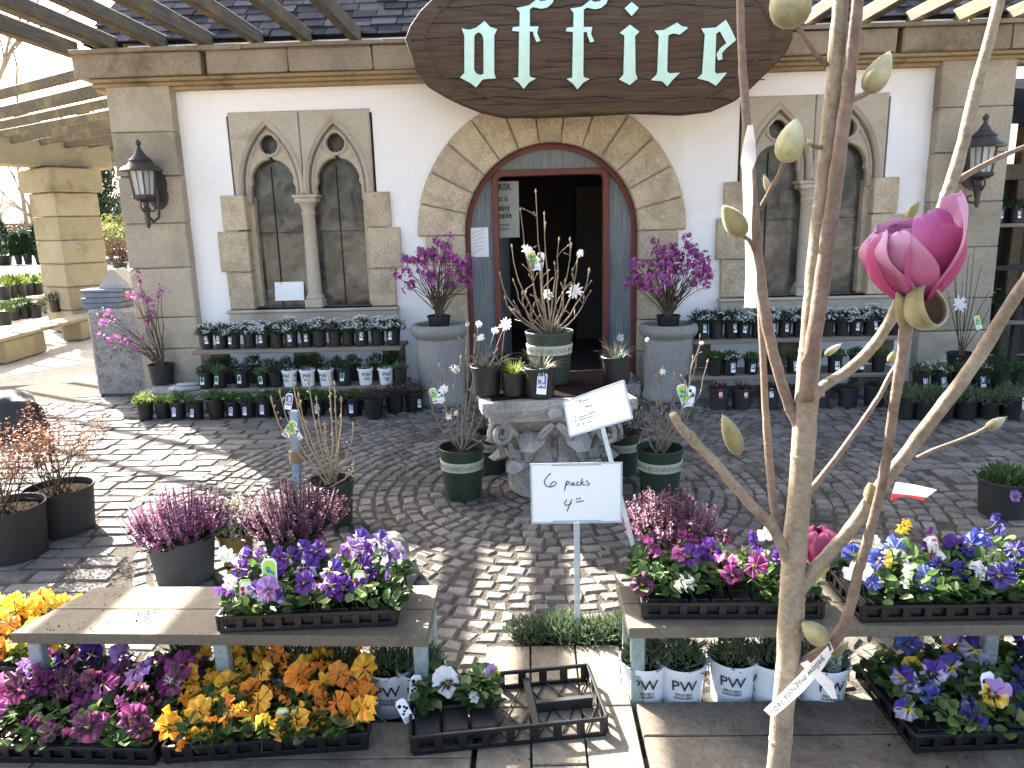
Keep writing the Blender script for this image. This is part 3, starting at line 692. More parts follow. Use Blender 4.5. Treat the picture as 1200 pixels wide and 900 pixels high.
# wing of the pergola on the left, turned 30 degrees
wg = thing('side_pergola', 'mossy slatted pergola wing on a pale stone column at the left of the court', 'pergola')
e = Vector((.5, .866, 0)); d = Vector((-.866, .5, 0))
i = 0; s = 0
while s < 6.2:
    p0 = Vector((-3.85, 7.05 + s, 3.02)) ; p0.x += .0 if s < .3 else .12
    mb = MB(); q = p0 + d * U(6.8, 7.6) + Vector((0, 0, -.08 + U(-.02, .02)))
    mid = p0.lerp(q, .5) + Vector((0, 0, U(-.02, .03)))
    wd, hg = U(.045, .06), U(.09, .14)
    mb.beam((0, 0, 0), (0, (mid - p0).length, 0), hg, wd, .012) if False else mb.beam(p0, mid, wd, hg, .012)
    mb.beam(mid - d * .01 + Vector((0, 0, .003)), q, wd * .97, hg * .97, .012)
    ob('slat', mb.mesh('slat', M['slat']), wg); s += U(.50, .58) if s < 2 else U(.42, .5)
YC = 12.3; pc = PY(72, 215, YC); cx, cz = pc.x, PY(70, 197, YC).z
mb = MB(); mb.beam(Vector((cx, YC, cz + .19)) - e * 6.5, Vector((cx, YC, cz + .19)) + e * .75, .5, .38, .02); ob('lintel', mb.mesh('lintel2', M['yellowstone']), wg)
mb = MB().rr(); z = 0; ztop = cz - .02
hs = [.34, .34, .34, .34, .34, .34, .2]; nblk = 7
rot = Matrix.Rotation(radians(-30), 3, 'Z')
for i in range(nblk):
    h = ztop / nblk
    top = i == nblk - 1; wdt = .92 if top else .78 + .0 * i
    mb.box((cx, YC, z + h / 2), (wdt, .70 if not top else .84, h - .008), .02, rot, r=rnd()); z += h
ob('column', mb.mesh('column2', M['yellowstone']), wg)
# ------------------------------------------------------------------ pots, leaves, flowers
CACHE = {}
def cached(key, fn):
    if key not in CACHE: CACHE[key] = fn()
    return CACHE[key]
def pot_me(rt, rb, h, mk, lip=.006, n=28, feet=False):
    def mk_():
        mb = MB(); mb.lathe([(rb * .9, 0), (rb, .004), (rt - lip, h - .02), (rt, h - .018), (rt + .001, h - .003), (rt - .002, h), (rt - .006, h - .002), (rt - .009, h * .8), (rb - .004, h * .5)], n)
        return mb.mesh('pot', M[mk], 'auto')
    return cached(('pot', rt, rb, h, mk), mk_)
def soil_me(r, z, key='potsoil'):
    def mk_():
        mb = MB(); mb.lathe([(r, z), (r * .7, z + .006), (r * .35, z + .003), (0, z + .010)], 20, wob=lambda a, zz: 1 + .0 * a)
        for _ in range(60):
            a = U(0, 6.28); q = r * sqrt(rnd()) * .95; s_ = U(.003, .008)
            mb.box((q * cos(a), q * sin(a), z + .006), (s_, s_ * .8, s_ * .7), 0, Matrix.Rotation(U(0, 3), 3, (rnd(), rnd(), 1)))
        return mb.mesh('soil', M[key])
    return cached(('soil', r, z), mk_)
def potted(name, label, cat, loc, pot, group=None, rz=None, soil=True):
    t = thing(name, label, cat, loc, U(0, 6.28) if rz is None else rz, group)
    if group and rz is None: k = U(.93, 1.08); t.scale = (k, k, k * U(.95, 1.06)); t.rotation_euler = (U(-.03, .03), U(-.03, .03), t.rotation_euler.z)
    ob('pot', pot_me(*pot), t)
    if soil: ob('soil', soil_me(pot[0] - .012, pot[2] * .86), t)
    return t
def dome_leaves(mb, n, R, H, z0, L, W, up=.5, rnd_leaf=False, c=(0, 0), inner=.35, fold=.15):
    for _ in range(n):
        a = U(0, 2 * pi); ct = rnd() ** .8; st = sqrt(max(0, 1 - ct * ct)); q = (inner + (1 - inner) * rnd() ** .5) * U(.85, 1.12)
        o = Vector((st * cos(a), st * sin(a), ct)); p = Vector((c[0] + o.x * R * q, c[1] + o.y * R * q, z0 + o.z * H * q))
        dd = (o * U(.4, 1) + Vector((U(-.6, .6), U(-.6, .6), up * U(.2, 1.4)))).normalized()
        l = L * U(.6, 1.3)
        (mb.rleaf if rnd_leaf else mb.leaf)(p, dd, o + Vector((U(-.5, .5), U(-.5, .5), .8)), l, W * U(.7, 1.25), *(() if rnd_leaf else (fold,)), r=rnd())
    return mb
def mesh_star(k=11, R=.04, W=.013, droop=.15, cup=.25, mk='petalwhite', key=0):
    def mk_():
        mb = MB().rr()
        for i in range(k):
            a = 2 * pi * i / k + U(-.15, .15); dd = Vector((cos(a), sin(a), cup + U(-.25, .3))); mb.rleaf((0, 0, 0), dd, (0, 0, 1), R * U(.8, 1.15), W * U(.8, 1.2), r=rnd())
        mb.tube([(0, 0, -.004), (0, 0, .008)], [.004, .002], 5, r=.2); return mb.mesh('star_flower', M[mk])
    return cached(('star', k, R, key), mk_)
def lerp3(a, b, t): return tuple(a[i] + (b[i] - a[i]) * t for i in range(3))
PANSY = {   # top petals, lower petals, blotch, blotch extent
    'purple': ((.13, .02, .30), (.17, .03, .36), (.02, .004, .05), .5), 'violet': ((.09, .025, .30), (.62, .58, .70), (.03, .006, .09), .55),
    'rose': ((.34, .03, .20), (.42, .07, .30), (.08, .005, .06), .55), 'pink': ((.62, .22, .44), (.55, .10, .34), (.14, .01, .10), .5),
    'maroon': ((.09, .008, .045), (.16, .015, .09), (.02, .002, .012), .5), 'lilac': ((.36, .20, .50), (.46, .24, .52), (.13, .02, .13), .4),
    'orange': ((.80, .30, .02), (.82, .26, .015), (.60, .15, .01), .35), 'amber': ((.85, .48, .03), (.85, .42, .025), (.75, .25, .01), .35), 'yellow': ((.85, .62, .04), (.85, .58, .03), (.75, .40, .01), .3),
    'blue': ((.10, .13, .55), (.14, .18, .62), (.04, .02, .22), .4), 'skyblue': ((.20, .26, .72), (.26, .32, .74), (.60, .58, .70), .35), 'indigo': ((.04, .025, .26), (.06, .03, .32), (.012, .006, .06), .55),
    'whiteface': ((.78, .80, .80), (.80, .80, .80), (.02, .006, .05), .48), 'yellowface': ((.40, .25, .55), (.85, .58, .04), (.10, .015, .012), .5), 'tricolor': ((.07, .03, .34), (.62, .55, .70), (.75, .60, .12), .45), 'white': ((.80, .80, .77), (.82, .82, .76), (.70, .66, .30), .25), 'red': ((.5, .03, .06), (.55, .05, .08), (.2, .01, .02), .4)}
def pansy_me(var, v):
    def mk_():
        top, low, blo, ext = PANSY[var]; kk = 1.0 if var in ('orange', 'amber', 'yellow', 'white', 'whiteface', 'yellowface', 'violet', 'pink', 'lilac') else .74; top, low, blo = [tuple(kk * q for q in c) for c in (top, low, blo)]; mb = MB().cc(); R = .036
        def petal(phi, spread, Lp, z, kind):
            nu, ntt = 11, 6; base = len(mb.v); ph = U(0, 6); vs = []; cs = []
            j = U(.9, 1.12)
            for it in range(ntt):
                t_ = (it + .12) / (ntt - 1 + .12)
                for iu in range(nu):
                    u = iu / (nu - 1) * 2 - 1
                    ang = phi + radians(spread) * u * (.55 + .45 * t_)
                    rr_ = Lp * j * t_ * (1 - .17 * u * u) * (1 + .07 * sin(5 * u + ph) * t_ + .03 * sin(13 * u + 2 * ph) * t_)
                    zz = z + .0034 * sin(u * 6 + ph) * t_ * t_ * 2 + .0016 * sin(u * 14 + ph) * t_ * t_ - .010 * t_ * t_ * (1 if kind != 'top' else .3) + .005 * t_ * abs(u)
                    vs.append((rr_ * cos(ang), rr_ * sin(ang), zz))
                    ed = lerp3(top if kind == 'top' else low, (1, 1, 1), U(0, .06))
                    lim = ext * (1.0 - .35 * abs(u))
                    if kind == 'top': c = lerp3(ed, blo, .35 * max(0, 1 - t_ * 2.2))
                    elif t_ < .16: c = (.75, .55, .06)
                    elif t_ < lim: c = blo
                    else: c = lerp3(blo, ed, min(1, (t_ - lim) / .16))
                    if kind != 'top' and t_ > .9: c = lerp3(c, top, .35)
                    cs.append(c)
            fs = [(i_ * nu + k_, i_ * nu + k_ + 1, (i_ + 1) * nu + k_ + 1, (i_ + 1) * nu + k_) for i_ in range(ntt - 1) for k_ in range(nu - 1)]
            mb._add(vs, fs); mb.c[base:] = cs
        petal(radians(62), 46, R * 1.05, -.006, 'top'); petal(radians(118), 46, R * 1.05, -.004, 'top')
        petal(radians(-2), 42, R * .95, .0, 'side'); petal(radians(182), 42, R * .95, .001, 'side'); petal(radians(-90), 52, R * 1.0, .003, 'low')
        b0 = len(mb.v); mb.tube([(0, .004, -.003), (0, .006, -.012), (0, -.004, -.02), (0, -.012, -.045)], [.003, .003, .002, .0018], 5); mb.c[b0:] = [(.06, .11, .03)] * (len(mb.v) - b0)
        return mb.mesh('pansy_flower', M['pansy'], True)
    return cached(('pansy', var, v), mk_)
def face_rot(yaw, pitch, roll=0):   # +Z of the flower turned to look along heading yaw (0 = towards -Y), pitch up
    dirv = Vector((sin(yaw) * cos(pitch), -cos(yaw) * cos(pitch), sin(pitch)))
    x = Vector((0, 0, 1)).cross(dirv)
    x.normalize(); y = dirv.cross(x)
    m = Matrix((x, y, dirv)).transposed() @ Matrix.Rotation(roll, 3, 'Z'); return m.to_euler()
def tray_me(w_, d_, h):
    def mk_():
        mb = MB(); t = .006
        for sx in (-1, 1):
            mb.box((sx * (w_ / 2 - t / 2), 0, h - .006), (t + .004, d_ + .002, .014), .002)
            mb.box((sx * (w_ / 2 - t / 2 - .004), 0, .008), (t, d_ - .01, .016), .001)
        for sy in (-1, 1):
            mb.box((0, sy * (d_ / 2 - t / 2), h - .007), (w_, t + .004, .013), .002)
            mb.box((0, sy * (d_ / 2 - t / 2 - .004), .009), (w_ - .01, t, .018), .001)
        nx = 9; ny = 5
        for i in range(nx + 1):
            x = -w_ / 2 + .01 + (w_ - .02) * i / nx
            for sy in (-1, 1): mb.box((x, sy * (d_ / 2 - t / 2 - .003), h / 2), (.024, t, h - .014), .001)
        for i in range(ny + 1):
            y = -d_ / 2 + .01 + (d_ - .02) * i / ny
            for sx in (-1, 1): mb.box((sx * (w_ / 2 - t / 2 - .003), y, h / 2), (t, .022, h - .014), .001)
        mb.box((0, 0, h * .45), (w_ - .034, d_ - .034, h * .8), .004)
        nx, ny = 8, 4
        for i in range(nx):
            for j in range(ny):
                mb.box((-w_ / 2 + .02 + (w_ - .04) * (i + .5) / nx, -d_ / 2 + .02 + (d_ - .04) * (j + .5) / ny, h * .88), ((w_ - .04) / nx - .006, (d_ - .04) / ny - .006, .012), .002)
        return mb.mesh('tray', M['trayblack'])
    return cached(('tray', w_, d_, h), mk_)
def tag_me(kind):
    def mk_():
        mb = MB(); mb.cm = 0; wv, hv = .030, .068
        mb.prism([(-wv / 2, 0), (wv / 2, 0), (wv / 2, hv * .88), (wv * .3, hv), (-wv * .3, hv), (-wv / 2, hv * .88)], lambda x, z, d: (x, d, z), .0008)
        mb.cm = 1; mb.prism([(-wv * .42, hv * .27), (wv * .42, hv * .27), (wv * .42, hv * .84), (wv * .26, hv * .94), (-wv * .26, hv * .94), (-wv * .42, hv * .84)], lambda x, z, d: (x, d - .0006, z), .0004)
        mb.cm = 2
        for _ in range(7):
            x, z = U(-.3, .3) * wv, U(.36, .8) * hv; q = U(.003, .006)
            mb.prism([(x + q * cos(a), z + q * sin(a)) for a in [k * pi / 3 for k in range(6)]], lambda x_, z_, d: (x_, d - .001, z_), .0003)
        for k in range(2): mb.prism(rect(-wv * .36, wv * U(.1, .36), hv * (.07 + .09 * k), hv * (.10 + .09 * k)), lambda x_, z_, d: (x_, d - .0006, z_), .0003)
        cols = {'bw': ('paper', 'ink', 'paper'), 'green': ('paper', 'green_tag', 'leaf'), 'blue': ('paper', 'blue_tag', 'petalwhite'), 'grey': ('paper', 'grey_tag', 'paper'), 'pink': ('pink_tag', 'paper', 'pink_tag'), 'white': ('paper', 'paper', 'ink'), 'lime': ('paper', 'lime_tag', 'teal'), 'orange': ('lime_tag', 'paper', 'red')}[kind]
        return mb.mesh('tag', [M[c] for c in cols])
    return cached(('tag', kind), mk_)
ORD = ['first', 'second', 'third', 'fourth', 'fifth', 'sixth', 'seventh', 'eighth', 'ninth', 'tenth', 'eleventh', 'twelfth', 'thirteenth', 'fourteenth', 'fifteenth', 'sixteenth', 'seventeenth', 'eighteenth']
def twigs(mb, p, d, L, r, depth, tips, bend=.25, kids=(2, 3), upb=.3, kink=.1, r_end=.55, seg=4, zig=None, spread=.75):
    pts = [Vector(p)]; rad = [r]; dd = Vector(d).normalized()
    for i in range(seg):
        dd = (dd + Vector((U(-kink, kink), U(-kink, kink), U(-kink, kink) + upb * .12))).normalized()
        pts.append(pts[-1] + dd * (L / seg)); rad.append(r * (1 + (r_end - 1) * (i + 1) / seg))
    mb.tube(pts, rad, 5 if r > .002 else 4, r=rnd())
    if depth == 0: tips.append((pts[-1], dd)); return
    for k in range(random.randint(*kids)):
        i = random.randint(max(1, seg // 2), seg); a = U(0, 6.28)
        o = dd.cross(Vector((cos(a), sin(a), .3))).normalized()
        nd = (dd + o * U(.4, 1.) * spread + Vector((0, 0, upb * .5))).normalized()
        twigs(mb, pts[i], nd, L * U(.5, .85), rad[i] * .7, depth - 1, tips, bend, kids, upb, kink, r_end, seg, zig, spread)
    tips.append((pts[-1], dd))
def bend_text(me, r, z, ang0=0.0, taper=0.0):
    for v in me.vertices:
        x, y, d = v.co; a = ang0 + x / r; rr_ = r + d + taper * y; v.co = (rr_ * sin(a), -rr_ * cos(a), z + y)
    me.update(); return me

# candytuft foliage / bloom protos -------------------------------------------------
def proto_tuft(v, R=.102, H=.105, z0=.12, mk='leafdark', n=420, L=.034, W=.008):
    def mk_():
        mb = MB().rr(); dome_leaves(mb, n, R, H, z0, L, W, .8); return mb.mesh('foliage', M[mk])
    return cached(('tuft', v, R, H, z0, mk, n, L), mk_)
def proto_bloom(v, R=.10, H=.115, z0=.13, k=13, mk='petalwhite', size=.023, ymin=-1):
    def mk_():
        mb = MB().rr()
        for _ in range(k):
            a = U(0, 6.28); ct = U(.25, 1); st = sqrt(1 - ct * ct); o = Vector((st * cos(a), st * sin(a), ct)); c = Vector((o.x * R, o.y * R, z0 + o.z * H * U(.95, 1.2)))
            up = (o + Vector((0, 0, 1.2))).normalized()
            for j in range(11):
                b = U(0, 6.28); q = size * sqrt(rnd()); x = up.orthogonal().normalized(); y = up.cross(x)
                dd = x * cos(b) + y * sin(b)
                mb.leaf(c + dd * q - up * (q * q / size * .4), dd + up * .35, up, size * .75, size * .55, .1, r=rnd())
        return mb.mesh('bloom', M[mk])
    return cached(('bloom', v, R, k, mk), mk_)
def put_tag(t, kind, r, z, ang=None, sc=1.0):
    # tag standing in front of the pot wall, seen from -Y (parent rotation cancelled)
    a = (U(-.5, .5) if ang is None else ang); rz = -t.rotation_euler.z
    p = Matrix.Rotation(rz, 3, 'Z') @ Vector((r * sin(a), -r * cos(a), z))
    ob('tag', tag_me(kind), t, p, (radians(U(-14, -4)), U(-.12, .12), rz + a * .8), sc)
# ------------------------------------------------------------------ shelf displays along the wall
def plank(name, label, p0x, p1x, y0, y1, z, th=.035, mk='shelfwood', cat='shelf plank'):
    mb = MB(); n = 2; d = (y1 - y0) / n
    for i in range(n): mb.box(((p0x + p1x) / 2, y0 + d * (i + .5), z - th / 2 + U(-.002, .002)), (p1x - p0x + U(-.02, .02), d - .006, th), .005)
    return tag(ob(name, mb.mesh(name, M[mk])), label, cat)
def block(label, x0, x1, y0, y1, z0, z1, mk='concrete', nm='concrete_block', cat='block', b=.012):
    mb = MB(); mb.box(((x0 + x1) / 2, (y0 + y1) / 2, (z0 + z1) / 2), (x1 - x0, y1 - y0, z1 - z0), b)
    return tag(ob(nm, mb.mesh(nm, M[mk])), label, cat)
def row_x(px, py, Y): return PY(px, py, Y)
ZT, ZM = .545, .225
xl0, xl1 = PY(222, 408, 6.45).x, PY(470, 405, 6.45).x
plank('shelf_plank', 'upper weathered plank under the left gothic window, full of white candytuft', xl0, xl1, 6.45, 6.80, ZT)
xm0, xm1 = PY(234, 447, 6.3).x, PY(474, 447, 6.3).x
plank('shelf_plank', 'lower weathered plank left of the door with white and black pots', xm0, xm1, 6.28, 6.68, ZM)
block('grey concrete block under the left end of the lower left plank', PY(166, 460, 6.5).x, PY(262, 460, 6.5).x, 6.42, 6.88, 0, ZM - .037)
block('grey concrete block under the right end of the lower left plank', xm1 - .35, xm1 - .05, 6.45, 6.65, 0, ZM - .037)
for i, x in enumerate((xl0 + .12, (xl0 + xl1) / 2, xl1 - .12)):
    block(('dark block holding up the left end of the upper left plank', 'dark block holding up the middle of the upper left plank', 'dark block holding up the right end of the upper left plank')[i], x - .1, x + .1, 6.69, 6.79, ZM + .0, ZT - .037, 'cornice')
xr0, xr1 = PY(812, 404, 6.45).x, PY(1068, 404, 6.45).x
plank('shelf_plank', 'upper weathered plank under the right gothic window, full of white candytuft', xr0, xr1, 6.45, 6.80, ZT - .01)
ym0, ym1 = PY(808, 440, 6.3).x, PY(1060, 440, 6.3).x
plank('shelf_plank', 'lower grey plank right of the door with grey-tagged pots', ym0, ym1, 6.28, 6.68, ZM + .02)
for i, x in enumerate((ym0 + .13, ym1 - .2)):
    block(('pale block under the left end of the lower right plank', 'pale block under the right end of the lower right plank')[i], x - .12, x + .12, 6.45, 6.66, 0, ZM - .017)
for i, x in enumerate((xr0 + .12, (xr0 + xr1) / 2, xr1 - .12)):
    block(('pale block holding up the left end of the upper right plank', 'pale block holding up the middle of the upper right plank', 'pale block holding up the right end of the upper right plank')[i], x - .1, x + .1, 6.70, 6.79, ZM + .02, ZT - .047, 'cornice')
P_S = (.066, .052, .145, 'black')
def near_tag(px, tags, tol=9): return any(abs(px - q) < tol for q in tags)
def candy(pxs, py, Y, z, where, tags, group):
    for i, px in enumerate(pxs):
        x = PY(px, py, Y).x + U(-.012, .012)
        t = potted('candytuft_pot', f'black pot of white candytuft, {ORD[i]} from left {where}', 'potted plant', (x, Y + U(-.02, .02), z), P_S, group)
        v = random.randint(0, 4); few = i < 2 or rnd() < .12
        ob('foliage', proto_tuft(v), t); ob('bloom', proto_bloom(v + (10 if few else 0), k=9 if few else 34), t)
        if near_tag(px, tags): put_tag(t, 'bw', .072, .055, U(-.25, .35))
candy([240, 258, 275, 292, 309, 326, 342, 359, 375, 392, 409, 426, 443, 460], 395, 6.56, ZT, 'on upper plank left of door', [238, 265, 283, 305, 349, 365, 427, 457], 'candytuft pots on the upper left plank')
candy([822, 839, 855, 871, 887, 904, 920, 936, 953, 969, 985, 1001, 1018, 1034, 1050], 395, 6.56, ZT - .01, 'on upper plank right of door', [820, 848, 866, 890, 912, 1008, 1025], 'candytuft pots on the upper right plank')
# lower left plank: black pots with green tags, white pots
def pw_text(r, h, s_, tap):
    def mk_():
        mb = MB()
        for txt, sz, zz, a0 in (('PW', s_ * .33, .56, 0), ('PROVEN', s_ * .09, .44, 0), ('WINNERS', s_ * .09, .36, 0), ('the number 1 plant', s_ * .05, .27, 0)):
            if txt.startswith('the'): continue
            for rep in (0, 1.75, -1.75, 3.5):
                mb.merge(bend_text(text_mesh(txt, sz, .0004, off=0), r * (.82 + .18 * zz) + .0012, h * zz, a0 + rep, tap))
        return mb.mesh('lettering', M['blueink'] if False else M['ink'])
    return cached(('pw', r, h), mk_)
wp = (.070, .054, .15, 'white')
mid = [(240, 'g'), (257, 'g'), (283, 'g'), (307, 'g'), (322, 'b'), (339, 'w'), (360, 'w'), (382, 'w'), (403, 'g'), (428, 'w'), (452, 'w'), (469, 'b')]
nb = nw = 0
for i, (px, kd) in enumerate(mid):
    x = PY(px, 435, 6.37).x; v = i % 4
    if kd == 'w':
        t = potted('white_nursery_pot', f'white printed nursery pot, {ORD[nw]} white one from left on lower left plank', 'potted plant', (x, 6.37, ZM), wp, 'white nursery pots on the lower left plank', rz=U(-.35, .35)); nw += 1
        ob('lettering', pw_text(.070, .15, .15, .09), t); ob('foliage', proto_tuft(v + 30, .055, .04, .13, 'leaf', 60, .03, .011), t)
        if px > 440: put_tag(t, 'blue', .066, .02, .3, .8)
    else:
        t = potted('green_tag_pot', (f'black pot with a green tag, {ORD[nb]} black from left on lower left plank' if kd == 'g' else f'black pot without a tag, {ORD[nb]} black from left on lower left plank'), 'potted plant', (x, 6.37, ZM), P_S, 'black pots on the lower left plank'); nb += 1
        ob('foliage', proto_tuft(v + 20, .075, .055, .13, 'leafgrey' if i % 2 else 'leafdark', 160, .03, .009), t)
        if kd == 'g': put_tag(t, 'green', .072, .045, U(-.2, .1), 1.05)
for i, px in enumerate((250, 268, 296, 316, 334, 352, 372, 394, 414, 440, 462)):      # taller dark plants standing behind
    x = PY(px, 425, 6.56).x
    t = potted('dark_leafy_pot', f'dark leafy plant behind the front pots, {ORD[i]} from left on lower left plank', 'potted plant', (x, 6.57, ZM), P_S, 'back row of the lower left plank')
    ob('foliage', proto_tuft(i % 3 + 50, .085, .10, .13, 'leafdark', 260, .035, .008), t)
# ground row, left
gl = [182, 200, 219, 239, 258, 276, 293, 312, 331, 350, 372, 394, 415]
for i, px in enumerate(gl):
    p = PZ(px, 487 if i < 4 else 489, 0)
    t = potted('blue_tag_pot', f'black pot of small-flowered greenery on cobbles, {ORD[i]} from left below left planks', 'potted plant', (p.x, 6.16 + U(-.03, .03), .008), (.075, .058, .16, 'black'), 'pots on the cobbles below the left planks')
    ob('foliage', proto_tuft(i % 4 + 60, .10, .085, .14, 'leaflime' if i == 0 else 'leaf', 260, .028, .010), t); ob('bloom', proto_bloom(i % 3 + 60, .10, .085, .14, 3 if i > 1 else 5, 'petalwhite', .011), t)
    if near_tag(px, [223, 241, 270, 298, 320, 380, 420]): put_tag(t, 'blue', .082, .04, U(-.2, .2), 1.1)
for i, (px, py, lab) in enumerate(((438, 492, 'black pot with drooping dark purple foliage at the right end below the left planks'), (462, 486, 'black pot of dark twiggy foliage between the drooping pot and the left urn'), (485, 484, 'black pot of dark heather close against the left urn'))):
    p = PZ(px, py, 0); t = potted('dark_heather_pot', lab, 'potted plant', (p.x, p.y + .05, .008), (.085, .066, .17, 'black'))
    ob('foliage', proto_tuft(70 + i, .11, .11, .15, 'leafbronze', 330, .035, .006), t)
    if i == 2: put_tag(t, 'bw', .10, .05, .6)
# lower right plank and ground
rm = [838, 854, 880, 905, 930, 952, 977, 1003, 1028]
for i, px in enumerate(rm):
    x = PY(px, 430, 6.37).x
    t = potted('grey_tag_pot', f'black pot of fresh green perennials, {ORD[i]} from left on lower right plank', 'potted plant', (x, 6.37 + U(-.02, .02), ZM + .02), P_S, 'pots on the lower right plank')
    ob('foliage', proto_tuft(i % 4 + 80, .08, .075, .13, 'leaf', 230, .034, .011), t)
    if i < 2: ob('bloom', proto_bloom(i + 80, .085, .10, .13, 7, 'petalwhite', .016), t)
    if near_tag(px, [853, 880, 930, 975, 1003]): put_tag(t, 'grey', .074, .035, U(-.1, .2), 1.25)
gr = [842, 869, 902, 934, 964, 998, 1030]
for i, px in enumerate(gr):
    p = PZ(px, 480, 0)
    t = potted('pink_tag_pot', f'black pot on the cobbles, {ORD[i]} from the left below the right planks', 'potted plant', (p.x, 6.10, .008), (.085, .07, .17, 'greyblack'), 'black pots below the right planks')
    ob('foliage', proto_tuft(i % 3 + 90, .07, .06, .14, 'leafbronze' if i < 5 else 'leafdark', 90, .035, .012), t)
    if i < 5: put_tag(t, 'pink' if i != 2 else 'white', .088, .105, U(-.2, .2), 1.0)
# right foreground shelf with white flowers and sprawling evergreens
a, b = PZ(1062, 452, .17), PZ(1200, 455, .17)
plank('shelf_plank', 'low dark plank in front of the right pier carrying white-flowered pots', a.x, a.x + 1.5, 5.85, 6.15, .17, mk='darkwood')
for i, x in enumerate((a.x + .15, a.x + 1.2)):
    block(('dark block under the left end of the plank before the right pier', 'dark block under the right end of the plank before the right pier')[i], x - .1, x + .1, 5.92, 6.1, 0, .133, 'cornice')
for i, px in enumerate((1080, 1102, 1125, 1148, 1172, 1195)):
    x = PY(px, 440, 5.95).x
    t = potted('white_flower_pot', f'black pot of white flowers, {ORD[i]} from left on plank before right pier', 'potted plant', (x, 5.96, .17), (.07, .055, .15, 'black'), 'white-flowered pots before the right pier')
    ob('foliage', proto_tuft(i % 4 + 100, .09, .085, .13, 'leaf', 260, .032, .009), t); ob('bloom', proto_bloom(i % 3 + 100, .085, .10, .14, 8 if i < 4 else 3, 'petalwhite', .014), t)
    if i < 4: put_tag(t, 'grey', .076, .03, U(-.1, .2), 1.25)
for i, px in enumerate((1062, 1086, 1110, 1136, 1163, 1190)):
    p = PZ(px, 494, 0)
    t = potted('trailing_evergreen_pot', f'black pot of sprawling grey-green evergreen, {ORD[i]} from left before right pier', 'potted plant', (p.x, p.y + .08, .008), (.085, .07, .15, 'black'), 'sprawling evergreens before the right pier')
    ob('foliage', proto_tuft(i % 4 + 110, .15, .11, .13, 'leafgrey', 380, .04, .008), t)
    if i == 5: put_tag(t, 'white', .13, .10, .2, 1.3)

# ------------------------------------------------------------------ lean-to on the far right with its own racks
t = thing('timber_shed', 'dark boarded lean-to beyond the right pier, with plant racks in front', 'shed')
mb = MB(); x = 4.26
while x < 8.5: mb.box((x + .09, 8.3, .95), (.175, .04, 1.9), .004); x += .18
ob('wall', mb.mesh('shed_wall', M['darkwood']), t)
mb = MB(); mb.box((6.4, 8.2, 1.96), (4.3, .16, .16), .01); ob('beam', mb.mesh('shed_beam', M['beam']), t)
mb = MB(); mb.beam((6.4, 7.5, 2.42), (6.4, 10.5, 3.2), 4.3, .1, .01); ob('roof', mb.mesh('shed_roof', M['slate']), t)
for x in (5.2, 7.9): mb = MB(); mb.beam((x, 8.2, 0), (x, 8.2, 2.5), .12, .12, .01, (0, 1, 0)); ob('post', mb.mesh('shed_post', M['beam']), t)
for lab, py, Y in (('upper rack plank on the dark lean-to with two tagged pots', 262, 7.6), ('lower rack plank on the dark lean-to with white flowers', 375, 7.0)):
    p = PY(1170, py, Y); q = plank('rack_plank', lab, p.x - .05, p.x + 2.2, Y - .1, Y + .2, p.z, mk='shelfwood')
    for i, px in enumerate((1160, 1180, 1200, 1222)):
        x = PY(px, py, Y).x + .06
        tt = potted('rack_pot', f'small black pot, {ORD[i]} from left on the {"upper" if py < 300 else "lower"} lean-to rack', 'potted plant', (x, Y, p.z), P_S, 'pots on the lean-to racks')
        ob('foliage', proto_tuft(i + 120, .09, .10, .13, 'leafdark', 260, .035, .009), tt)
        if py > 300: ob('bloom', proto_bloom(i % 2 + 120, .09, .12, .14, 4, 'petalwhite', .017), tt)
        else: put_tag(tt, 'bw', .072, .05, U(-.1, .1), 1.1)
mb = MB()
for x_, Y in ((4.55, 7.75), (6.3, 7.75)):
    mb.beam((x_, Y, 0), (x_, Y, 1.75), .06, .06, .004, (0, 1, 0)); mb.beam((x_, Y - .75, 0), (x_, Y - .75, .75), .06, .06, .004, (0, 1, 0)); mb.beam((x_, Y, .62), (x_, Y - .75, .62), .04, .05)
mb.beam((4.55, 7.75, 1.0), (6.3, 7.75, 1.0), .04, .05); tag(ob('plant_rack', mb.mesh('rack', M['darkwood'])), 'dark timber frame that holds the lean-to rack planks', 'rack')
p = PZ(1192, 505, 0); t = potted('grass_pot', 'tall dark fine-leaved plant in a pot at the right picture edge', 'potted plant', (p.x + .15, 5.9, .0), (.11, .09, .2, 'black'))
mb = MB().rr(); dome_leaves(mb, 900, .17, .50, .2, .06, .004, 1.2, inner=.1); ob('foliage', mb.mesh('dark_fine', M['conifer']), t)
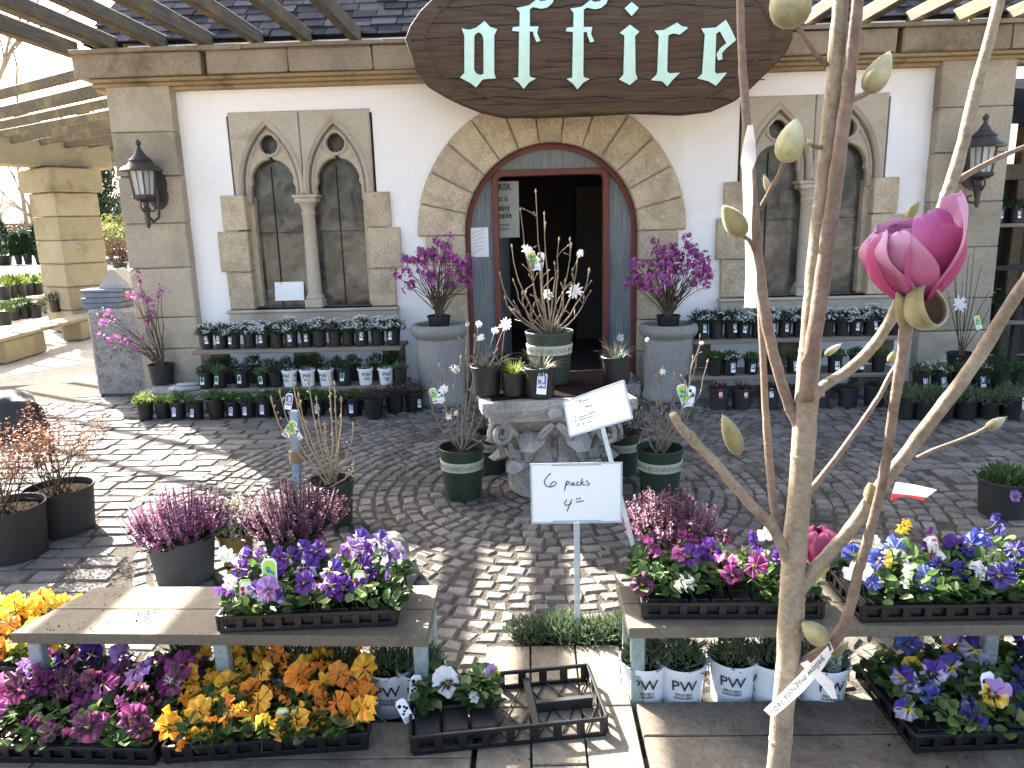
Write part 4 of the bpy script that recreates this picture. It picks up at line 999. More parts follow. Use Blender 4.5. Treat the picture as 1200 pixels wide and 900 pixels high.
# ------------------------------------------------------------------ urns with rhododendrons
def cluster(mb, c, R, k=9, size=.026):
    c = Vector(c)
    for _ in range(k):
        o = Vector((U(-1, 1), U(-1, 1), U(-.6, 1))).normalized(); b = c + o * R * U(.4, 1)
        x = o.orthogonal().normalized(); y = o.cross(x)
        for j in range(5):
            a = 2 * pi * j / 5 + U(-.2, .2); dd = x * cos(a) + y * sin(a) + o * .5
            mb.leaf(b, dd, o, size * U(.8, 1.2), size * .8, .12, r=rnd())
def rhodo(t, base, clusters, H, dens=1.0):
    st = MB().rr(); bl = MB().rr(); lf = MB().rr(); base = Vector(base)
    for c in clusters:
        c = Vector(c); m1 = base.lerp(c, .45) + Vector((U(-.04, .04), U(-.04, .04), .05)); b0 = base + Vector((U(-.03, .03), U(-.03, .03), 0))
        st.tube([b0, b0.lerp(m1, .5) + Vector((U(-.02, .02), U(-.02, .02), .02)), m1, m1.lerp(c, .5) + Vector((U(-.02, .02), 0, .01)), c], [.0055, .005, .004, .003, .002], 5)
        q = U(.6, 1.15); cluster(bl, c, .046 * q, int(11 * q * dens * U(.3, 1.1) + 1), .029 * (.85 if dens < 1 else 1))
        for _ in range(random.randint(4, 9)):
            o = Vector((U(-1, 1), U(-1, 1), U(-.5, .8))).normalized(); lf.leaf(c + o * U(.01, .06), o, (0, 0, 1), U(.025, .045), .014, r=rnd())
    ob('stem', st.mesh('stems', M['twigdark']), t); ob('blossom', bl.mesh('blossom', M['petalmag']), t); ob('foliage', lf.mesh('fol', M['leafbronze']), t)
for sd, px, lab in ((-1, 515, 'left'), (1, 783, 'right')):
    top = PY(px, 384, 6.32).z; x = PY(px, 384, 6.55).x; R = .235
    t = thing('fluted_urn', f'big grey fluted concrete urn {"left" if sd < 0 else "right"} of the doorway with a rhododendron pot on it', 'urn', (x, 6.55, .008))
    mb = MB(); mb.lathe([(.215, 0), (.225, .03), (.215, .06), (.205, .09), (.215, .3), (.222, top - .16), (.212, top - .13), (.225, top - .11), (.25, top - .09), (.262, top - .05), (.25, top - .01), (.225, top), (.20, top - .015), (.195, top - .05), (0, top - .05)], 64, wob=lambda a, z: 1 - (.028 * abs(sin(10 * a)) if .1 < z < top - .15 else 0))
    ob('body', mb.mesh('urn', M['urn'], 'auto'), t)
    cl = []
    tt = potted('potted_rhododendron', f'magenta rhododendron in a black pot on the {lab} fluted urn', 'potted shrub', (x, 6.55, top - .05), (.105, .085, .13, 'black'), rz=0)
    for _ in range(64 if sd > 0 else 50):
        a = U(0, 6.28); ct = U(-.1, 1); st = sqrt(1 - ct * ct); q = U(.55, 1)
        cl.append((.37 * st * cos(a) * q, .30 * st * sin(a) * q - .03, .40 + .43 * ct * q))
    rhodo(tt, (0, 0, .12), cl, .8)
# rhododendron leaning out beside the left pier
p = PY(191, 447, 6.77); tt = potted('potted_rhododendron', 'leggy pink rhododendron leaning out of a black pot by the left pier', 'potted shrub', (p.x, 6.77, ZM - .036), (.115, .095, .19, 'greyblack'), rz=0)
org = tt.location; cl = []
for q in ((160, 322), (163, 330), (152, 345), (166, 345), (160, 350), (172, 350), (178, 356), (190, 340), (187, 346), (172, 378), (176, 368), (165, 396), (120, 368), (126, 364), (130, 374), (122, 378), (138, 392), (150, 400), (128, 400), (140, 405), (118, 392), (160, 408)):
    cl.append(PY(q[0], q[1], 6.70 + U(-.08, .08)) - org)
rhodo(tt, (0, 0, .17), cl, .8, .62)
# concrete plinth with stacked slate and a wedge stone
a, b = PY(99, 365, 7.1), PY(164, 365, 7.1); zt = PY(130, 362, 7.15).z
mb = MB(); mb.box(((a.x + b.x) / 2, 7.4, zt / 2), (b.x - a.x, .58, zt), .03); tag(ob('concrete_plinth', mb.mesh('plinth', M['concrete'])), 'rough pitted concrete plinth beside the left pier', 'plinth')
mb = MB(); z = zt
for i in range(4):
    h = .052 if i < 3 else .03; mb.box((PY(131, 350, 7.4).x + U(-.012, .012), 7.4, z + h / 2), (.38 + U(-.02, .02) + (.04 if i == 3 else 0), .40, h - .003), .006, Matrix.Rotation(U(-.05, .05), 3, 'Z')); z += h
tag(ob('slate_stack', mb.mesh('slate_stack', M['bluestone'])), 'stack of blue-grey slates on the concrete plinth', 'slate stack')
mb = MB(); x = PY(141, 338, 7.4).x; mb.prism([(x - .16, z), (x + .17, z), (x + .15, z + .05), (x + .02, z + .19), (x - .02, z + .19)], lambda x_, z_, d: (x_ + d * .1, 7.28 + d, z_), .2)
tag(ob('wedge_stone', mb.mesh('wedge', M['flag'])), 'pale triangular stone on top of the slate stack', 'stone')
a = PY(213, 446, 6.42); mb = MB(); mb.lathe([(.17, 0), (.18, .012), (.165, .028), (.15, .03), (0, .036)], 12, (a.x, 6.5, ZM - .036), 1, .55, wob=lambda q, zz: 1 + .08 * sin(3 * q + 1)); mb.lathe([(.10, .034), (.11, .045), (.09, .055), (0, .058)], 10, (a.x + .01, 6.51, ZM - .036), 1, .5)
tag(ob('flagstone', mb.mesh('flagstone', M['flag'])), 'two flat grey flagstones lying left of the lower left plank', 'stone')

# ------------------------------------------------------------------ carved capital used as a table
CX, CY, CH = RC.x, 4.3, .64
cap = thing('carved_capital', 'old carved corinthian stone capital standing in front of the door as a plant table', 'stone pedestal', (CX, CY, .008))
def concave(h, dip, n=8):
    pts = []
    for k in range(4):
        A = Vector((h if k in (0, 3) else -h, h if k in (0, 1) else -h)); k2 = (k + 1) % 4; B = Vector((h if k2 in (0, 3) else -h, h if k2 in (0, 1) else -h))
        dvec = (B - A).normalized(); nrm = -((A + B) / 2).normalized()
        for i in range(n):
            t_ = i / n; tt_ = .06 + .88 * t_; pts.append(A + (B - A) * tt_ + nrm * dip * (1 - (2 * t_ - 1) ** 2))
    return [(p_.x, p_.y) for p_ in pts]
mb = MB()
for (h, dip, z0, z1) in ((.445, .06, CH - .06, CH), (.425, .06, CH - .085, CH - .06), (.40, .06, CH - .13, CH - .085)): mb.prism(concave(h, dip), lambda x_, y_, d, z0=z0: (x_, y_, z0 + d), z1 - z0 - .001)
ob('abacus', mb.mesh('abacus', M['capital']), cap)
mb = MB(); mb.lathe([(.25, 0), (.275, .02), (.275, .045), (.25, .06), (.235, .10), (.235, .25), (.26, .38), (.32, CH - .14), (.33, CH - .125)], 32); ob('bell', mb.mesh('bell', M['capital'], 'auto'), cap)
mb = MB(); mb.prism(concave(.39, .055), lambda x_, y_, d: (x_, y_, CH + .001 + d), .006); ob('soil', mb.mesh('top_soil', M['potsoil']), cap)
def acanthus(mb, ang, z0, r0_, h, wd, out):
    n = 9; vs = []; fs = []
    for i in range(n):
        t_ = i / (n - 1); z = z0 + h * (sin(t_ * 2.2) / .95 if t_ < .75 else sin(.75 * 2.2) / .95 - (t_ - .75) * 1.1)
        r = r0_ + .02 + out * t_ ** 3 * 1.0 + .03 * t_; wv = wd * (1 - .35 * t_) * (1 + .12 * sin(t_ * 16)) * (1 if t_ < .9 else .6)
        for k, u in enumerate((-1, -.5, 0, .5, 1)):
            x = wv / 2 * u; q = r + (.022 if u == 0 else -.012 * abs(u) + (.010 if abs(u) == .5 else 0))
            vs.append(Vector((x, -q, z + (-.012 * abs(u)))))
    for i in range(n - 1):
        for k in range(4): fs.append((i * 5 + k, i * 5 + k + 1, (i + 1) * 5 + k + 1, (i + 1) * 5 + k))
    m = Matrix.Rotation(ang, 3, 'Z'); vs2 = [v + Vector((0, .035, 0)) for v in vs]; nn = len(vs)
    bf = [(0, 4, 0, 0)]
    mb._add([m @ v for v in vs + vs2], fs + [tuple(reversed([i_ + nn for i_ in f])) for f in fs] + [(i * 5 + 4, (i + 1) * 5 + 4, (i + 1) * 5 + 4 + nn, i * 5 + 4 + nn) for i in range(n - 1)] + [(i * 5, i * 5 + nn, (i + 1) * 5 + nn, (i + 1) * 5) for i in range(n - 1)] + [((n - 1) * 5 + k, (n - 1) * 5 + k + 1, (n - 1) * 5 + k + 1 + nn, (n - 1) * 5 + k + nn) for k in range(4)])
mb = MB()
for k in range(8): acanthus(mb, k * pi / 4, .05, .235, .19, .185, .09)
for k in range(8): acanthus(mb, k * pi / 4 + pi / 8, .12, .235, .30, .20, .13)
ob('acanthus_leaves', mb.mesh('acanthus', M['capital'], 'auto'), cap)
mb = MB()
for k in range(4):
    a = pi / 4 + k * pi / 2; dv = Vector((cos(a), sin(a), 0))
    for s_ in (-1, 1):
        pts = []; sv = Vector((-sin(a), cos(a), 0)) * (.025 * s_)
        for i in range(26):
            t_ = i / 25; th = t_ * 2 * pi * 1.7; rr_ = .075 * (1 - .75 * t_); pts.append(dv * (.44 + rr_ * cos(th + 1.4)) + Vector((0, 0, CH - .20 + rr_ * sin(th + 1.4))) + sv)
        mb.tube([dv * .27 + Vector((0, 0, CH - .33)) + sv, dv * .34 + Vector((0, 0, CH - .22)) + sv] + pts, [.022, .022] + [.020 - .008 * i / 25 for i in range(26)], 7)
    a2 = k * pi / 2; dv = Vector((cos(a2), sin(a2), 0)); tv = Vector((-sin(a2), cos(a2), 0))
    for s_ in (-1, 1):
        pts = []
        for i in range(22):
            t_ = i / 21; th = t_ * 2 * pi * 1.5; rr_ = .05 * (1 - .75 * t_); pts.append(dv * .365 + tv * s_ * (.058 + rr_ * cos(th + pi)) + Vector((0, 0, CH - .19 + rr_ * sin(th + 1.2))))
        mb.tube([dv * .30 + tv * s_ * .15 + Vector((0, 0, CH - .38)), dv * .33 + tv * s_ * .10 + Vector((0, 0, CH - .26))] + pts, [.02, .018] + [.015 - .006 * i / 21 for i in range(22)], 6)
    mb.lathe([(.0, -.03), (.035, -.01), (.045, .02), (.03, .05), (0, .06)], 10, tuple(dv * .41 + Vector((0, 0, CH - .09))), wob=lambda q, zz: 1 + .15 * sin(5 * q))
ob('volutes', mb.mesh('volutes', M['capital'], True), cap)
CZ = CH + .016

# ------------------------------------------------------------------ star magnolias in banded green pots
def band_me(r, h, taper):
    def mk_():
        z0, z1 = h * .58, h * .76; mb = MB(); n = 40
        f = lambda z: r + taper * (z - h) + .0022
        mb.lathe([(f(z0) - .002, z0), (f(z0), z0 + .001), (f(z1), z1 - .001), (f(z1) - .002, z1)], n); return mb.mesh('band', M['band'], 'auto')
    return cached(('band', r, h), mk_)
def bandtext_me(r, h, taper):
    def mk_():
        mb = MB(); z = h * .625; rr_ = r + taper * (z - h) + .0026
        for k in range(4): mb.merge(bend_text(text_mesh('MONROVIA |', h * .125, .0003, align='LEFT', sx=.98), rr_, z, k * pi / 2 - .5, taper))
        return mb.mesh('band_text', M['bandtext'])
    return cached(('bandtext', r, h), mk_)
def star_mag(lab, loc, r, h, tips, flowers, buds=(), tagp=None, sc=1.0, spread=.2, yj=.15, rz=0.0, fl=.045, empty=False):
    t = potted('potted_star_magnolia', lab, 'potted shrub', loc, (r, r * .80, h, 'green'), rz=rz)
    tp = r * .2 / h; bo = ob('band', band_me(r, h, tp), t); ob('band_text', bandtext_me(r, h, tp), bo, rot=(0, 0, U(-.3, .3)))
    rot = Matrix.Rotation(-rz, 3, 'Z'); org = Vector(loc); L = lambda px, py, Y: rot @ (PY(px, py, Y) - org)
    st = MB().rr(); base = Vector((0, 0, h * .86)); 
    for i, (px, py) in enumerate(tips):
        c = L(px, py, loc[1] + U(-yj, yj)); b0 = base + Vector((U(-.025, .025), U(-.025, .025), 0)); out = Vector((c.x - b0.x, c.y - b0.y, 0))
        m1 = b0 + out * .55 + Vector((0, 0, (c.z - b0.z) * .34)); m2 = b0 + out * .88 + Vector((0, 0, (c.z - b0.z) * .68))
        pts = [b0, b0.lerp(m1, .5) + Vector((U(-.01, .01), U(-.01, .01), 0)), m1, m1.lerp(m2, .5) + Vector((U(-.012, .012), U(-.012, .012), 0)), m2, m2.lerp(c, .5) + Vector((U(-.01, .01), 0, 0)), c]
        q = max(.7, min(1.3, r / .14)); st.tube(pts, [.0066 * q, .0056 * q, .0047 * q, .004 * q, .0034 * q, .0028 * q, .0022 * q], 6, jit=.12, r=rnd())
        for _ in range(3):
            k = random.randint(2, 5); o = Vector((U(-1, 1), U(-1, 1), U(.3, 1.3))).normalized(); e_ = pts[k] + o * U(.03, .10); st.tube([pts[k], pts[k].lerp(e_, .5) + Vector((0, 0, .006)), e_], [.0032 * q, .0028 * q, .0022 * q], 5, r=rnd())
            st.cm = 1; st.tube([e_ - o * .004, e_ + o * .006, e_ + o * .016], [.003, .0048, .001], 5, r=rnd()); st.cm = 0
        o = (pts[-1] - pts[-2]).normalized(); st.cm = 1; st.tube([c - o * .004, c + o * .008, c + o * .022], [.003, .006, .001], 5, r=rnd()); st.cm = 0
    ob('stem', st.mesh('stems', [M['twig'], M['twigtan']], True), t)
    for (px, py, s_) in flowers:
        c = L(px, py, loc[1] + U(-yj, yj) - .03); o = ob('flower', mesh_star(key=random.randint(0, 3)), t, c, face_rot(U(-.6, .6), U(.0, .7), U(0, 6)), s_)
        j = c + Vector((0, .0, -.02))
        tw = MB(); near = base.lerp(c, .75) + Vector((0, 0, .02)); tw.tube([near, near.lerp(c, .5), c], [.003, .0025, .002], 5); ob('stem', tw.mesh('flower_stem', M['twig']), t)
    if tagp:
        px, py, kd, s_ = tagp; c = L(px, py, loc[1] - .05); ob('tag', tag_me(kd), t, c, (radians(-8), U(-.5, -.3), -rz), s_)
        ob('tag', tag_me('white'), t, c + rot @ Vector((.012, .008, -.004)), (radians(-8), .25, .4 - rz), s_ * .9)
    return t
star_mag('large star magnolia with white flowers in a green banded pot on the carved capital', (PY(645, 466, 4.30).x, 4.33, CZ), .142, .31,
    [(600, 290), (610, 247), (628, 226), (638, 252), (655, 282), (668, 282), (690, 318), (586, 322), (592, 350), (684, 350), (677, 300), (650, 310), (622, 300), (602, 330), (633, 315), (662, 330), (612, 345)],
    [(674, 341, 1.25), (641, 346, 1.05), (617, 293, .95), (680, 297, .6)], tagp=(629, 316, 'lime', 1.7), yj=.14)
star_mag('star magnolia with small white flowers in a green banded pot left of the carved capital', (PZ(541, 592).x, 4.18, .008), .135, .31,
    [(515, 430), (548, 380), (533, 437), (560, 430), (574, 503), (503, 462), (592, 380), (556, 395), (523, 480), (540, 420)],
    [(533, 433, .8), (520, 456, .8), (526, 488, .65), (535, 484, .5), (561, 380, .6), (563, 396, .7), (580, 388, .65), (592, 380, 1.1), (548, 380, .4), (518, 468, .6)], tagp=(512, 472, 'lime', 1.3), yj=.18)
star_mag('bare-branched star magnolia in a green banded pot right of the carved capital', (PZ(777, 592).x, 4.12, .008), .135, .30,
    [(761, 462), (776, 432), (803, 450), (820, 395), (829, 425), (752, 480), (790, 440), (770, 475), (812, 420)], [(776, 436, .6), (758, 398, .4), (822, 402, .35)], tagp=(806, 476, 'lime', 1.9), yj=.15)
star_mag('green banded pot of dark bushy growth half hidden behind the right star magnolia', (PZ(733, 565).x, 4.55, .008), .115, .27, [(725, 470), (740, 440), (750, 480), (715, 480), (735, 455)], [], yj=.1)
star_mag('green banded pot tucked close behind the left side of the carved capital', (PZ(577, 556).x, 4.62, .008), .115, .27, [(565, 430), (580, 440), (590, 470), (560, 470), (575, 455)], [], yj=.1)
for nm, px in (('left', 548), ('right', 742)):
    pass
# dark bushy foliage of the two hidden pots
for px, Y, z in ((735, 4.55, .26), (577, 4.62, .26)):
    o = [q for q in bpy.data.objects if q.name.startswith('potted_star_magnolia') and abs(q.location.y - Y) < .01 and q.parent is None][0]
    mb = MB().rr(); dome_leaves(mb, 420, .14, .30, .25, .035, .010, .6, inner=.1); ob('foliage', mb.mesh('fol', M['leafbronze']), o)
# small pots standing on the capital
def grass_me(key, n, L, W, mk, spread=.5):
    def mk_():
        mb = MB().rr()
        for _ in range(n):
            a = U(0, 6.28); o = Vector((cos(a), sin(a), 0)); l = L * U(.6, 1.2); s_ = U(.15, 1) * spread; p0 = o * U(0, .03); x = o.cross(Vector((0, 0, 1))) * (W / 2); vs = []
            for i in range(5):
                t_ = i / 4; c = p0 + o * (l * s_ * (t_ + .6 * t_ * t_)) + Vector((0, 0, l * (t_ * (1.1 - .55 * s_ * t_ * 1.6)))); wv = x * (1 - .85 * t_); vs += [c - wv, c + wv]
            mb._add(vs, [(2 * i, 2 * i + 1, 2 * i + 3, 2 * i + 2) for i in range(4)], rnd())
        return mb.mesh('grass', M[mk])
    return cached(('grass', key), mk_)
for px, Y, kd, lab in ((571, 4.05, 'leafblack', 'black pot of striped arching grass on the left corner of the carved capital'), (603, 4.02, 'leaflime', 'black pot of bright lime grass between two darker pots on the capital'), (634, 3.98, 'leafblack', 'black pot with a blue flower tag in front of the big green pot'), (722, 4.25, 'leafblack', 'black pot of dark striped grass on the capital behind the tilted card')):
    x = PY(px, 470, Y).x; r = .088 if px != 603 else .075
    t = potted('grass_pot', lab, 'potted plant', (x, Y, CZ), (r, r * .82, .165 if px != 603 else .13, 'black'), rz=U(0, 1))
    ob('foliage', grass_me(px, 60 if px != 603 else 90, .14 if px != 603 else .10, .008, kd, .8), t, (0, 0, .13 if px != 603 else .11))
    if px == 634: put_tag(t, 'blue', r + .004, .03, .0, 1.75); put_tag(t, 'green', r + .0, .11, .05, .9)
    if px == 722: put_tag(t, 'green', r - .01, .12, .3, 1.0)
for px, lab in ((590, 'black pot with dark low growth on the doorstep at the left door post'), (718, 'black pot with dark low growth on the doorstep at the right door post')):
    x = PY(px, 430, 6.7).x; t = potted('doorstep_pot', lab, 'potted plant', (x, 6.72, .13), (.13, .105, .24, 'black'))
    ob('foliage', grass_me(px, 40, .16, .008, 'leafbronze', .7), t, (0, 0, .2))
    st = MB(); fl = PY(590 if px < 600 else 727, 385 if px < 600 else 396, 6.7) - t.location
    if px > 600:
        inv = Matrix.Rotation(-t.rotation_euler.z, 3, 'Z'); fl = inv @ fl; st.tube([(0, 0, .2), (fl.x * .5, fl.y * .5, .3), fl], .003, 5); ob('stem', st.mesh('stem', M['twig']), t); ob('flower', mesh_star(), t, fl, face_rot(-t.rotation_euler.z, .3), 1.1)
# star magnolia in front of the right pier
p = PY(1128, 405, 6.5); t = potted('potted_star_magnolia', 'thin-twigged star magnolia with one white flower in front of the right pier', 'potted shrub', (p.x, 6.5, .008), (.12, .1, .36, 'black'), rz=0)
mb = MB().rr()
for (px, py) in ((1135, 300), (1150, 310), (1120, 320), (1160, 340), (1110, 340), (1142, 290), (1128, 330), (1165, 350), (1118, 300)):
    c = PY(px, py, 6.5 + U(-.1, .1)) - t.location; m_ = Vector((c.x * .5, c.y * .5, .34 + (c.z - .34) * .5)); mb.tube([(U(-.02, .02), 0, .33), m_ + Vector((U(-.03, .03), 0, 0)), c], [.005, .004, .002], 5, r=rnd())
ob('stem', mb.mesh('stems', M['twigdark']), t); ob('flower', mesh_star(), t, PY(1124, 356, 6.4) - t.location, face_rot(.1, .2), 1.9)
ob('tag', tag_me('lime'), t, PY(1148, 386, 6.4) - t.location, (-.1, -.3, .2), 1.8)

# ------------------------------------------------------------------ low tables
TZ = .34
def table(lab, corners, leg_px, inner):
    FL, FR, BR, BL = corners
    c = (FL + FR + BR + BL) / 4; t = thing('low_table', lab, 'table', (c.x, c.y, 0)); off = Vector((-c.x, -c.y, 0))
    mb = MB().rr()
    mid0 = FL.lerp(BL, .49); mid1 = FR.lerp(BR, .49)
    for A, B, C_, D in ((FL, FR, mid1, mid0), (mid0 + Vector((.0, .006, 0)), mid1 + Vector((0, .006, 0)), BR, BL)):
        q = [Vector((v.x, v.y, TZ)) for v in (A, B, C_, D)]; ins = [v.lerp((q[0] + q[1] + q[2] + q[3]) / 4, .004) + Vector((0, 0, .0)) for v in q]
        lo = [v - Vector((0, 0, .036)) for v in q]; up_ = [v - Vector((0, 0, .004)) for v in q]
        vs = lo + up_ + ins; fs = [(3, 2, 1, 0), (8, 9, 10, 11)]
        for a_ in (0, 4):
            for k in range(4): fs.append((a_ + k, a_ + (k + 1) % 4, a_ + 4 + (k + 1) % 4, a_ + 4 + k))
        mb._add([v + off for v in vs], fs, rnd())
    ob('tabletop', mb.mesh('tabletop', M['plank']), t)
    for (x, y) in inner:
        mb = MB(); mb.box((x - c.x, y - c.y, (TZ - .037) / 2), (.044, .038, TZ - .038), .004); ob('leg', mb.mesh('leg', M['post']), t)
    fr_ = [q for q in inner if q[1] < c.y]; bk_ = [q for q in inner if q[1] >= c.y]
    for q in fr_:
        w2 = min(bk_, key=lambda v: abs(v[0] - q[0]))
        for z, hh in ((.09, .035), (TZ - .058, .04)):
            mb = MB(); mb.beam((q[0] - c.x, q[1] + .020 - c.y, z), (w2[0] - c.x, w2[1] - .020 - c.y, z), .022, hh, .003); ob('stretcher', mb.mesh('stretcher', M['post']), t)
    return t
FL, FR, BR, BL = PZ(12, 742, TZ), PZ(500, 746, TZ), PZ(514, 686, TZ), PZ(112, 688, TZ)
yf, yb = FR.y + .05, BR.y - .05
table('low plank table on the left with grey-green legs and a tray of purple pansies', (FL, FR, BR, BL), None, [(FR.x - .03, yf), (BR.x - .03, yb), (PY(262, 770, yf).x, yf + .0), (PY(262, 770, yf).x + .03, yb), (PY(39, 760, yf).x, yf + .02), (PY(39, 760, yf).x + .06, yb - .01)])
FL, BL = PZ(737, 736, TZ), PZ(722, 682, TZ); FR, BR = FL + Vector((1.9, -.02, 0)), BL + Vector((1.9, -.03, 0))
table('low plank table on the right with two trays of mixed pansies', (FL, FR, BR, BL), None, [(FL.x + .035, FL.y + .05), (FL.x + .035, BL.y - .05), (PY(985, 770, FL.y).x, FL.y + .05), (PY(985, 770, FL.y).x - .03, BL.y - .06), (PY(1175, 745, FL.y).x, FL.y + .06), (PY(1175, 745, FL.y).x - .03, BL.y - .06)])

# ------------------------------------------------------------------ trays of pansies
def pansy_tray(lab, A, B, depth, nfl, vars_, hz, fol=900, tags=(), sparse=False, leafmk='leafpansy', scl=(.95, 1.3), zf=(.075, .15)):
    A, B = Vector(A), Vector(B); w_ = (B - A).length; ang = atan2(B.y - A.y, B.x - A.x); h = .062
    nrm = Vector((-sin(ang), cos(ang), 0)); c = (A + B) / 2 + nrm * depth / 2
    t = thing('pansy_tray', lab, 'flower tray', (c.x, c.y, A.z), ang)
    ob('tray', tray_me(round(w_, 3), depth, h), t)
    mb = MB().rr(); hx, hy = w_ / 2 - .02, depth / 2 - .015
    cl = [(U(-hx, hx), U(-hy, hy), U(.5, 1.0)) for _ in range(26)]
    for _ in range(fol):
        q = random.choice(cl); x = max(-hx - .03, min(hx + .03, q[0] + U(-.07, .07))); y = max(-hy - .03, min(hy + .03, q[1] + U(-.06, .06)))
        z = h + .005 + hz * q[2] * rnd() ** .8; dd = Vector((U(-1, 1), U(-1, 1) - .2, U(-.1, .9)))
        mb.rleaf((x, y, z), dd, (U(-.5, .5), U(-.5, .5), 1), U(.028, .05), U(.022, .036), r=rnd())
    for _ in range(70):
        x, y = U(-hx, hx), U(-hy, hy); mb.tube([(x, y, h * .9), (x + U(-.02, .02), y + U(-.02, .02), h + hz * U(.6, 1.2))], [.002, .0013], 4, r=rnd() * .7)
    ob('foliage', mb.mesh('foliage', M[leafmk]), t)
    pts = []; tries = 0
    while len(pts) < nfl and tries < 4000:
        tries += 1; x, y = U(-hx - .02, hx + .02), U(-hy - .03, hy + .02)
        if all((x - q[0]) ** 2 + (y - q[1]) ** 2 > .038 ** 2 for q in pts): pts.append((x, y))
    for (x, y) in pts:
        var = vars_(x / hx, y / hy) if callable(vars_) else random.choice(vars_); yaw = random.gauss(0, .9); pit = U(.1, 1.1)
        if rnd() < .22: yaw += pi
        z = h + U(*zf) - (.03 if y < -hy * .7 else 0)
        ob('pansy_flower', pansy_me(var, random.randint(0, 6)), t, (x, y, z), face_rot(yaw, pit, U(-.35, .35)), (lambda k: (k * U(.85, 1.05), k * U(.85, 1.05), U(.9, 2.2)))(U(*scl) * (1 if rnd() > .15 else .6)))
    for (u, v, z, kd, s_) in tags: ob('tag', tag_me(kd), t, (u * hx, v * hy, z), (radians(-12), U(-.3, .3), U(-.3, .3) - ang), s_)
    return t
pansy_tray('tray of deep purple and white pansies on the left low table', PZ(255, 743, TZ), PZ(466, 735, TZ), .27, 34, ['purple', 'purple', 'violet', 'violet', 'purple', 'violet', 'white', 'lilac'], .07, 1000, [(-.75, -.9, .075, 'orange', 1.3), (-.45, -.8, .11, 'lime', 1.7), (.62, -.9, .085, 'orange', 1.4)])
pansy_tray('tray of pink, rose and purple pansies at the left end of the right low table', PZ(752, 727, TZ), PZ(966, 727, TZ), .27, 25, ['rose', 'pink', 'rose', 'maroon', 'rose', 'white', 'maroon', 'pink', 'purple'], .08, 950)
pansy_tray('tray of blue and mixed pansies at the right end of the right low table', PZ(1008, 731, TZ), PZ(1245, 727, TZ), .27, 25, lambda u, v: random.choice(['skyblue', 'blue', 'white', 'blue', 'yellow'] if u < -.2 else ['purple', 'indigo', 'white', 'violet', 'purple', 'white'] if u < .5 else ['blue', 'skyblue', 'indigo']), .085, 1000, [(.0, .3, .13, 'pink', 1.2)])
pansy_tray('tray of magenta, maroon and lilac pansies in the front left corner', PZ(-45, 893, DZ), PZ(182, 899, DZ), .34, 54, ['maroon', 'rose', 'pink', 'lilac', 'maroon', 'purple', 'maroon', 'rose'], .065, 1100, [(.9, .2, .06, 'white', 1.3)], scl=(1.05, 1.4), zf=(.06, .13))
pansy_tray('tray of orange and amber pansies in front of the left low table', PZ(192, 897, DZ), PZ(432, 880, DZ), .32, 58, ['orange', 'amber', 'amber', 'yellow', 'orange', 'amber'], .062, 1100, [(.17, -1.0, .055, 'orange', 1.3), (.85, .1, .08, 'white', 1.1)], scl=(.95, 1.3), zf=(.05, .12))
pansy_tray('tray of bright yellow and orange pansies at the far left end of the left table', PZ(-70, 800, DZ), PZ(52, 800, DZ), .32, 26, ['yellow', 'yellow', 'amber', 'yellow', 'orange'], .07, 800, zf=(.06, .12))
pansy_tray('tray of indigo, yellow and tricolour pansies in the front right corner', PZ(1070, 884, DZ), PZ(1300, 876, DZ), .36, 27, lambda u, v: random.choice(['yellow', 'yellow', 'indigo'] if u < -.5 and v > 0 else ['indigo', 'indigo', 'blue', 'tricolor', 'yellowface', 'violet']), .06, 1050, [(.0, -.5, .08, 'white', 1.5)], scl=(.95, 1.35), zf=(.035, .095))
# half empty crate and the pack of white pansies in it
A, B = PZ(482, 886, DZ), PZ(712, 862, DZ); w_ = (B - A).length; ang = atan2(B.y - A.y, B.x - A.x); dep = .28; h = .065
c = (A + B) / 2 + Vector((-sin(ang), cos(ang), 0)) * dep / 2
t = thing('nursery_crate', 'nearly empty black plastic lattice crate on the walkway planks', 'crate', (c.x, c.y, DZ), ang)
mb = MB(); tk = .006
for sy in (-1, 1):
    y = sy * dep / 2; mb.box((0, y, h - .006), (w_, .010, .013), .002); mb.box((0, y * .985, .008), (w_ - .01, .007, .016), .001)
    for i in range(9):
        x = -w_ / 2 + .012 + (w_ - .024) * i / 8
        mb.prism([(x - .013, h - .008), (x + .013, h - .008), (x + .022 - .009, .012), (x - .013, .012)], lambda x_, z_, d, y=y: (x_, y - .003 + d, z_), .006)
for sx in (-1, 1):
    x = sx * w_ / 2; mb.box((x, 0, h - .0065), (.010, dep - .011, .0125), .002); mb.box((x * .992, 0, .0085), (.007, dep - .02, .015), .001)
    for i in range(5): mb.box((x * .996, -dep / 2 + .012 + (dep - .024) * i / 4, h / 2), (.006, .022, h - .02), .001)
ob('frame', mb.mesh('frame', M['trayblack']), t)
mb = MB(); nx = 8
for i in range(nx):
    x0 = -w_ / 2 + w_ * i / nx; x1 = x0 + w_ / nx
    for (ya, yb_) in ((-dep / 2 + .005, -.006), (.006, dep / 2 - .005)):
        mb.beam((x0 + .004, ya, .006), (x1 - .004, yb_, .006), .005, .005, .001); mb.beam((x0 + .004, yb_, .0105), (x1 - .004, ya, .0105), .005, .005, .001)
ob('lattice_floor', mb.mesh('lattice', M['trayblack']), t)
mb = MB(); mb.box((w_ * .14, 0, h * .55), (.022, dep - .014, .010), .002); mb.box((w_ * .32, -.0, h * .55), (w_ * .36 - .03, .02, .010), .002); mb.box((w_ * .14, 0, h * .3), (.006, dep - .014, .04)); mb.box((w_ * .32, 0, h * .3), (w_ * .36 - .03, .006, .04))
ob('divider', mb.mesh('divider', M['greyblack']), t)
